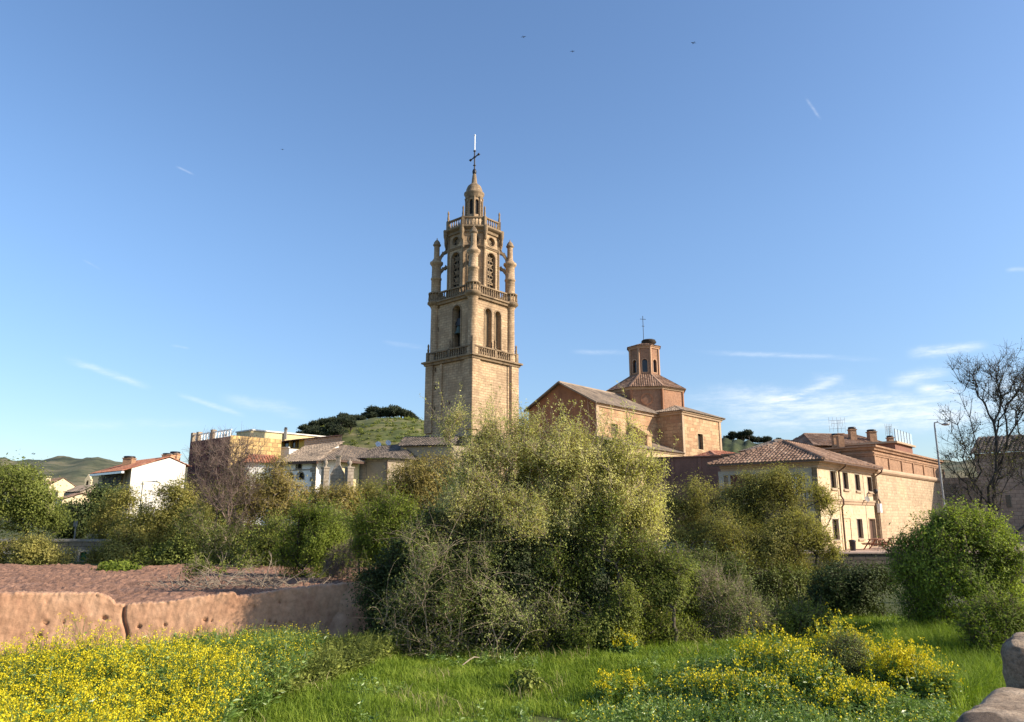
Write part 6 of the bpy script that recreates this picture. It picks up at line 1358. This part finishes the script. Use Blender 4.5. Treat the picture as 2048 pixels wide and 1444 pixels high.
def earth_wall():
    t = thing('earth_wall', (*((W0 + W1) / 2), 0), 'eroded orange rammed earth wall with a vertical crack', 'wall')
    A = W0 - WD * 3.0; B = W1 + WD * .3; L = (B - A).length; nu, nv = 420, 40
    pr = [(-40, 1186), (60, 1185), (195, 1186), (215, 1192), (232, 1206), (252, 1211), (300, 1207), (360, 1200), (430, 1190), (470, 1184), (475, 1190), (520, 1188), (580, 1176), (640, 1169), (690, 1166), (720, 1172)]
    nf = vnoise(3); us = np.linspace(0, L, nu)
    zt = []
    for u in us:
        p = A + WD * u; px = 1024 + FPX * p.x / (p.y * math.cos(PITCH) + (1.4 - CAMZ) * math.sin(PITCH)); y = np.interp(px, [q[0] for q in pr], [q[1] for q in pr])
        zt.append(hit(px, y, A, B)[1])
    u3 = np.stack([us, us * .31, us * 0], 1); zt = np.array(zt) + .03 * nf(u3, 2.0) + .018 * nf(u3, 6.3) + np.random.default_rng(2).normal(0, .009, nu)
    V = []
    prof = [(0, 0)] + [(0, k / 26) for k in range(1, 27)] + [(.06, 1.0), (.2, 1.01), (.34, 1.0), (.42, .97), (.46, .8), (.46, .3), (.46, 0)]
    q = []
    for d, f in prof:
        z = zt * f - (.3 if f == 0 else 0); off = d - .10 * (1 - f) if d < .1 else d
        q.append(np.stack([A.x + WD.x * us + WN.x * off, A.y + WD.y * us + WN.y * off, z], 1))
    Q = np.array(q); m = len(prof); flat = Q.reshape(-1, 3)
    n = .035 * nf(flat, 1.1) + .012 * nf(flat, 3.7) + .010 * nf(flat, 11) + .009 * nf(flat, 27)
    U = np.tile(us, m); Zf = flat[:, 2]; ztt = np.tile(zt, m)
    # crumbling band near the top, beam holes and the crack
    top = np.clip((Zf - (ztt - .32)) / .32, 0, 1); n += top ** 2 * (.035 * np.abs(nf(flat, 5)) + .025 * nf(flat, 14) + .02 * nf(flat, 31) - .01)
    ucr = [u for u in us if True]
    pc = np.array([1024 + FPX * x / (y * math.cos(PITCH) + (z - CAMZ) * math.sin(PITCH)) for x, y, z in flat])
    front = np.repeat(np.array([1 if d < .1 else 0 for d, f in prof]), nu)
    crack = np.exp(-((pc - 250 - 4 * np.sin(Zf * 6)) / 3.2) ** 2) * front; n -= .16 * crack
    py = 722 - FPX * ((Zf - CAMZ) * math.cos(PITCH) - flat[:, 1] * math.sin(PITCH)) / (flat[:, 1] * math.cos(PITCH) + (Zf - CAMZ) * math.sin(PITCH))
    rp_ = random.Random(4)
    for hx_, hy_, r in ((90, 1246, 7), (208, 1236, 7), (76, 1272, 7), (278, 1254, 5), (410, 1240, 5), (330, 1250, 4), *[(rp_.uniform(-20, 640), rp_.uniform(1196, 1285), rp_.uniform(1.6, 4.0)) for _ in range(14)]):
        n -= .12 * np.exp(-(((pc - hx_) / r) ** 2 + ((py - hy_) / (r * .6)) ** 2) ** 2) * front
    flat = flat + np.stack([-WN.x * n, -WN.y * n, .3 * n], 1)
    i = (np.arange(nu - 1)[None] + nu * np.arange(m - 1)[:, None]).ravel(); F = np.stack([i, i + 1, i + nu + 1, i + nu], 1)
    e0 = np.arange(m) * nu; np_mesh('earth_body', flat, F, M['adobe'], None, t, True, t.location)
    # crumbled right end
    mb = MB(); return t, flat[nu - 1::nu]
ew, endc = earth_wall()
rng = np.random.default_rng(9)
# crumbled end heap joined to the wall
nth = 40; nr = 16; c = W1 + WD * .2 + WN * .25; V = []
nf = vnoise(8)
for j in range(nr + 1):
    for i in range(nth):
        a = 2 * math.pi * i / nth; f = j / nr; r = .45 + .75 * f; z = 1.42 * (1 - f) ** .8 - .25 * f; V.append((c.x + WD.x * r * math.cos(a) * .9 + WN.x * r * .6 * math.sin(a), c.y + WD.y * r * math.cos(a) * .9 + WN.y * r * .6 * math.sin(a), z))
V = np.array(V); nn = .12 * nf(V, 2.0) + .07 * nf(V, 5.5) + .03 * nf(V, 14); V += nn[:, None] * np.array([-.5, -.8, .35])
F = [(j * nth + i, j * nth + (i + 1) % nth, (j + 1) * nth + (i + 1) % nth, (j + 1) * nth + i) for j in range(nr) for i in range(nth)]
V = np.concatenate([V, [V[:nth].mean(0)]]); F += [(nth * (nr + 1) + 0, i, (i + 1) % nth, (i + 1) % nth) for i in range(nth)]
Ft = [f for f in F if len(set(f)) == 4]
np_mesh('crumbled_end', V, Ft, M['adobe'], None, ew, True, ew.location)
# stone parapet bottom right
def mat_rock(name='weathered_parapet_stone', lo=.53, k=1.0):
    m, t, bs, out, g = new_mat(name); ob = _n(t, 'ShaderNodeTexCoord').outputs['Object']
    n1 = g.noise(ob, 4, 8, .7); n2 = g.noise(ob, 34, 8, .75); n3 = g.noise(ob, 1.4, 4, .6)
    col = g.ramp(n1, [(.3, (.20 * k, .145 * k, .10 * k)), (.5, (.36 * k, .275 * k, .195 * k)), (.7, (.50 * k, .40 * k, .30 * k))]); col = g.mix(1.0, col, g.ramp(n2, [(.34, (.5, .48, .46)), (.5, (.95, .93, .9)), (.62, (1.25, 1.2, 1.15))]), 'MULTIPLY')
    col = g.mix(g.m('MULTIPLY', g.smooth(n3, lo, lo + .09), .8), col, (.085, .058, .042, 1)); t.links.new(col, bs.inputs['Base Color']); bs.inputs['Roughness'].default_value = .95; bump(t, bs, g.m('ADD', n2, n1), .9, .03); return m
M['rock'] = mat_rock(k=1.2); M['rock_dark'] = mat_rock('lichened_dark_stone', .50, .9)
def rough_block(mbname, c, ux, size, seed, amp, parent, rnd=.12, mat='rock'):
    n = 44; rng = vnoise(seed); g1 = np.linspace(-1, 1, n); Vs, Fs = [], []; o = 0
    for ax in range(3):
        for s in (-1, 1):
            a, b = np.meshgrid(g1, g1); p = np.zeros((n * n, 3)); p[:, ax] = s; p[:, (ax + 1) % 3] = a.ravel(); p[:, (ax + 2) % 3] = b.ravel(); i = (np.arange(n - 1)[None] + n * np.arange(n - 1)[:, None]).ravel(); f = np.stack([i, i + 1, i + n + 1, i + n], 1)
            Vs.append(p); Fs.append((f if s > 0 else f[:, ::-1]) + o); o += n * n
    V = np.concatenate(Vs); h = np.array(size) / 2; core = np.maximum(h - rnd, .01); q = V * h; inner = np.clip(q, -core, core); d = q - inner; V2 = inner + d / np.maximum(np.linalg.norm(d, axis=1, keepdims=True), 1e-6) * np.minimum(np.linalg.norm(d, axis=1, keepdims=True), rnd)
    nrm = unit(V2 / h ** 1.0); disp = amp * (rng(V2, 3) + .6 * rng(V2, 8) + .5 * rng(V2, 19) + .45 * rng(V2, 37)) - amp * 1.2 * np.abs(rng(V2, 6)); V2 = V2 + nrm * disp[:, None]
    uy = Z.cross(ux); W_ = V2[:, :1] * np.array(ux) + V2[:, 1:2] * np.array(uy) + V2[:, 2:] * np.array(Z) + np.array(c)
    return np_mesh(mbname, W_, np.concatenate(Fs), M[mat], None, parent, True, world_loc(parent))
par = thing('stone_parapet', (2.9, 4.2, 0), 'rough weathered stone parapet with a raised dark end block', 'wall')
pe = Vector((.72, .85, 0)).normalized(); pn = Vector((pe.y, -pe.x, 0))
a = Vector((2.27, 4.0, 0)); hgt = 2.2
cc = a + pe * -.4 + pn * .40 + Z * (hgt / 2); rough_block('coping_stone', cc, pe, (3.2, 1.0, hgt), 5, .020, par, .13)
cc = a + pe * 1.65 + pn * .38 + Z * 1.26; rough_block('end_block', cc, pe, (.75, .8, 2.38), 6, .028, par, .13, 'rock_dark')

# ------------------------------------------------------------------ grass, weeds and mustard
def ribbons(rng, base, h, w, lean, segs=2):
    n = len(base); az = rng.uniform(0, 6.283, n); side = np.stack([np.cos(az), np.sin(az), np.zeros(n)], 1); ld = rng.normal(size=(n, 3)) * lean; ld[:, 2] = 0; ld[:, 0] -= lean * .25
    mid = base + np.stack([0 * h, 0 * h, h * .55], 1) + ld * h[:, None] * .3; top = base + np.stack([0 * h, 0 * h, h * (1 - .25 * np.linalg.norm(ld, axis=1).clip(0, 1.5))], 1) + ld * h[:, None]
    s = side * w[:, None]
    V = np.stack([base - s, base + s, mid + s * .8, mid - s * .8, top + s * .12, top - s * .12], 1).reshape(-1, 3); o = 6 * np.arange(n)[:, None]
    F = np.concatenate([o + np.array([[0, 1, 2, 3]]), o + np.array([[3, 2, 4, 5]])]); return V, F
def scatter_px(rng, n, poly, zoff=0.0):
    """n points on the meadow inside a polygon of photo pixels (denser nearer, as seen)"""
    xs = [p[0] for p in poly]; ys = [p[1] for p in poly]; G_ = [ground_hit(x, y, 0.0) for x, y in poly]; gx = np.array([q.x for q in G_]); gy = np.array([q.y for q in G_])
    out = []; need = n
    while need > 0:
        x = rng.uniform(gx.min(), gx.max(), need * 3); y = rng.uniform(gy.min(), gy.max(), need * 3)
        ins = np.zeros(len(x), bool); j = len(gx) - 1
        for i in range(len(gx)):
            c = ((gy[i] > y) != (gy[j] > y)) & (x < (gx[j] - gx[i]) * (y - gy[i]) / (gy[j] - gy[i] + 1e-12) + gx[i]); ins ^= c; j = i
        keep = np.stack([x[ins], y[ins]], 1)[:need]; out.append(keep); need -= len(keep)
    q = np.concatenate(out); return np.column_stack([q, ground_z(q[:, 0], q[:, 1])])
rng = np.random.default_rng(101)
gpoly = [(-200, 1560), (2400, 1560), (2400, 1236), (1900, 1240), (1500, 1262), (1250, 1266), (1050, 1275), (900, 1290), (760, 1320), (600, 1370), (480, 1420), (300, 1500)]
q = scatter_px(rng, 170000, gpoly); nf = vnoise(21); pn_ = nf(q, .9) + .6 * nf(q, 2.3)
bare_ = (np.hypot(q[:, 0] - ground_hit(1090, 1440, 0).x, q[:, 1] - ground_hit(1090, 1440, 0).y) < .45)
q = q[~bare_]; pn_ = pn_[~bare_]
far = np.clip((q[:, 1] - 11) / 9, 0, 1)
hh = (.17 + .05 * pn_.clip(-1.5, 2) + .05 * nf(q, 5.5).clip(-1, 1.5)) * rng.uniform(.6, 1.4, len(q)) * (1 + .5 * (q[:, 0] > 5.5) * sstep(11, 15, q[:, 1])); V, F = ribbons(rng, q, hh, .005 + .004 * far + 0 * hh, .45)
tag(np_mesh('grass', V, F, M['grass']), 'short lush green meadow grass', 'grass', kind='stuff')
q = scatter_px(rng, 16000, gpoly); q = q[(nf(q, 1.7) > .35)]; V, F = ribbons(rng, q, rng.uniform(.12, .42, len(q)), np.full(len(q), .005), .6)
tag(np_mesh('dry_grass', V, F, M['straw']), 'dry straw coloured stalks among the meadow grass', 'grass', kind='stuff')
q = scatter_px(rng, 2600, gpoly); q = q[(nf(q, .8) + .5 * nf(q, 3.0) > .25) & (q[:, 0] > -3)]; mustard_later = q
# tall grass by the parapet
q = scatter_px(rng, 24000, [(1760, 1300), (2000, 1250), (2100, 1260), (1990, 1380), (1930, 1440), (1850, 1400)]); V, F = ribbons(rng, q, rng.uniform(.3, .75, len(q)), np.full(len(q), .006), .5)
tag(np_mesh('tall_grass', V, F, M['grass']), 'tall rank grass beside the stone parapet', 'grass', kind='stuff')
def mustard(rng, q, h, nfl, nleaf, fl_size=.022, leaf_l=.10):
    """flowering stems at q with heights h; returns meshes for green and yellow"""
    green, yel = [], []; n = len(q); lean = rng.normal(0, .16, (n, 2)); top = q + np.column_stack([lean[:, 0] * h, lean[:, 1] * h, h])
    green.append(frusta(q, top, np.full(n, .006), np.full(n, .003), 3))
    br = 4; f = rng.uniform(.45, .85, (n, br)); o = (q[:, None] + (top - q)[:, None] * f[..., None]).reshape(-1, 3); hb = np.repeat(h, br)
    d = unit(np.column_stack([rng.normal(0, .5, n * br), rng.normal(0, .5, n * br), np.full(n * br, 1.0)])); e = o + d * (hb * rng.uniform(.18, .42, n * br))[:, None]
    green.append(frusta(o, e, np.full(len(o), .004), np.full(len(o), .002), 3))
    tips = np.concatenate([top, e])
    if nfl:
        c = (tips[:, None] + rng.normal(0, 1, (len(tips), nfl, 3)) * np.array([.024, .024, .024])).reshape(-1, 3); V, F = leaves(rng, c, fl_size * 1.3, fl_size * 1.2); yel.append((V, F))
    m = nleaf; f = rng.uniform(.05, .8, (n, m)); lp = (q[:, None] + (top - q)[:, None] * f[..., None]).reshape(-1, 3) + rng.normal(0, .05, (n * m, 3)); lp[:, 2] = np.maximum(lp[:, 2], .02)
    ax = unit(np.column_stack([rng.normal(size=(n * m, 2)), np.full(n * m, .25)])); V, F = leaves(rng, lp, leaf_l, leaf_l * .4, axis=ax, ab=.75); green.append((V, F))
    return green, yel
def mustard_obj(name, label, parts_list, mats=None):
    gr, ye = [], []
    for g1, y1 in parts_list: gr += g1; ye += y1
    Vg, Fg = joinVF(gr)
    if ye:
        Vy, Fy = joinVF(ye); V = np.concatenate([Vg, Vy]); F = np.concatenate([Fg, Fy + len(Vg)]); mi = np.concatenate([np.zeros(len(Fg)), np.ones(len(Fy))])
    else: V, F, mi = Vg, Fg, np.zeros(len(Fg))
    return tag(np_mesh(name, V, F, mats or [M['weed'], M['flower']], mi), label, 'flowers', kind='stuff')
rng = np.random.default_rng(202)
q = scatter_px(rng, 3400, [(-260, 1700), (-260, 1412), (0, 1386), (150, 1368), (300, 1360), (400, 1372), (480, 1400), (490, 1440), (400, 1560), (310, 1700)])
den = sstep(-.9, .6, nf(q, .8)); q = q[rng.uniform(size=len(q)) < .35 + .75 * sstep(-.7, .5, nf(q, 2.6))]; den = sstep(-.9, .6, nf(q, .8)); hq = rng.uniform(.4, .95, len(q)) * (.72 + .4 * den); hq = hq * np.where(rng.uniform(size=len(q)) < .09, 1.35, 1.0); no = rng.uniform(size=len(q)) < .25; A_ = mustard(rng, q[~no], hq[~no], 9, 13, .018); A2_ = mustard(rng, q[no], hq[no] * .85, 0, 26, leaf_l=.11)
q2 = scatter_px(rng, 1500, [(230, 1352), (330, 1332), (420, 1318), (560, 1305), (650, 1318), (600, 1385), (520, 1440), (480, 1440), (480, 1400), (400, 1372), (300, 1352)]); B_ = mustard(rng, q2, rng.uniform(.35, .75, len(q2)), 1, 22, .016)
mustard_obj('mustard_field', 'dense mass of yellow flowering wild mustard below the earth wall', [A_, A2_, B_])
q = scatter_px(rng, 900, [(560, 1330), (740, 1300), (820, 1290), (760, 1335), (600, 1400), (500, 1440)]); mustard_obj('shade_weeds', 'dark weeds in the shade before the brambles', [mustard(rng, q, rng.uniform(.25, .6, len(q)), 0, 22, leaf_l=.09)], [M['leaf_ivy'], M['flower']])
q = scatter_px(rng, 4200, [(1080, 1620), (1150, 1450), (1290, 1395), (1420, 1350), (1560, 1335), (1700, 1345), (1830, 1350), (1930, 1400), (1900, 1440), (1900, 1620)]); hq = (.22 + .12 * nf(q, 1.1).clip(-1, 1.8)) * rng.uniform(.6, 1.5, len(q)); sel = rng.uniform(size=len(q)) < .2; mustard_obj('broadleaf_weeds', 'glossy broad leaved weeds covering the right foreground', [mustard(rng, q[~sel], hq[~sel], 0, 26, leaf_l=.08), mustard(rng, q[sel], hq[sel] * 1.6, 1, 22, .02, leaf_l=.07)])
q = mustard_later; mustard_obj('meadow_weeds', 'low broad weeds patching the open grass', [mustard(rng, q, rng.uniform(.12, .34, len(q)), 0, 22, leaf_l=.07)])
def clump(label, px, py, rpx, n, h, nfl, seed, nleaf=26, z=0):
    rng = np.random.default_rng(seed); c = ground_hit(px, py, 0); r = rpx * MPP(px, py, c.y)
    a = rng.uniform(0, 6.283, n); rr = r * np.sqrt(rng.uniform(0, 1, n)); q = np.column_stack([c.x + rr * np.cos(a), c.y + rr * .6 * np.sin(a), np.zeros(n)]); q[:, 2] = ground_z(q[:, 0], q[:, 1])
    g1, y1 = mustard(rng, q, h * rng.uniform(.72, 1.15, n) * (1 - .4 * (rr / r) ** 2), nfl, nleaf, .026, .085); t = thing('mustard_plant', (c.x, c.y, gz(c.x, c.y)), label, 'plant', 'flowering mustard clumps in the right meadow')
    V, F = joinVF(g1); np_mesh('stems_and_leaves', V, F, M['weed'], None, t, False, t.location)
    if y1: V, F = joinVF(y1); np_mesh('flowers', V, F, M['flower'], None, t, False, t.location)['kind'] = 'stuff'
    return t
clump('tall mustard clump with sparse blossom at the left of the right meadow', 1560, 1385, 80, 90, 1.0, 4, 1)
clump('tallest yellow mustard clump rising behind the dark twiggy bush', 1690, 1345, 62, 100, 1.1, 5, 2)
clump('brightest yellow mustard clump right of the dark twiggy bush', 1810, 1405, 68, 110, .95, 7, 3)
clump('low mustard clump beside the broad weeds in the near foreground', 1240, 1400, 50, 34, .55, 4, 4)
clump('small mustard clump in the grass by the right foot of the thicket', 1250, 1318, 26, 26, .5, 5, 5)
clump('green mustard clump with few blossoms in front of the dark bush', 1500, 1430, 90, 80, .75, 2, 6)
clump('mustard stems low in the foreground below the brightest clump', 1720, 1450, 75, 60, .6, 4, 7)
clump('leafy mustard stand with scattered blossom before the twiggy bush', 1640, 1415, 70, 80, .75, 2, 8, 30)
clump('leafy mustard stand farthest left among the broad weeds', 1400, 1410, 80, 70, .6, 2, 9, 30)
clump('leafy green mustard stand near the tall grass by the parapet', 1880, 1420, 50, 60, .75, 2, 10, 30)
T('twiggy_bush', 'dark greyish twiggy bush among yellow mustard in the right meadow', 'bush', None, tuple(ground_hit(1690, 1390, 0)), [(1690, 1310, 46, 42), (1680, 1345, 45, 40), (1715, 1350, 40, 40)], ground_hit(1690, 1385, 0).y, 420, 34, .035, .018, M['leaf_bramble'], M['bark_dark'], 71, .10, skirt=60, tip=.003, stems=12, rs=.25, twigs=6, twig_len=.2, hollow=.5, rmax=.03)
T('broadleaf_plant', 'dark green broad leaved plant standing alone in the short grass', 'plant', None, tuple(ground_hit(1052, 1376, 0)), [(1050, 1358, 22, 14), (1060, 1366, 20, 8)], ground_hit(1052, 1376, 0).y, 60, 14, .09, .06, M['leaf_ivy'], M['bark'], 72, .06, twigs=0)
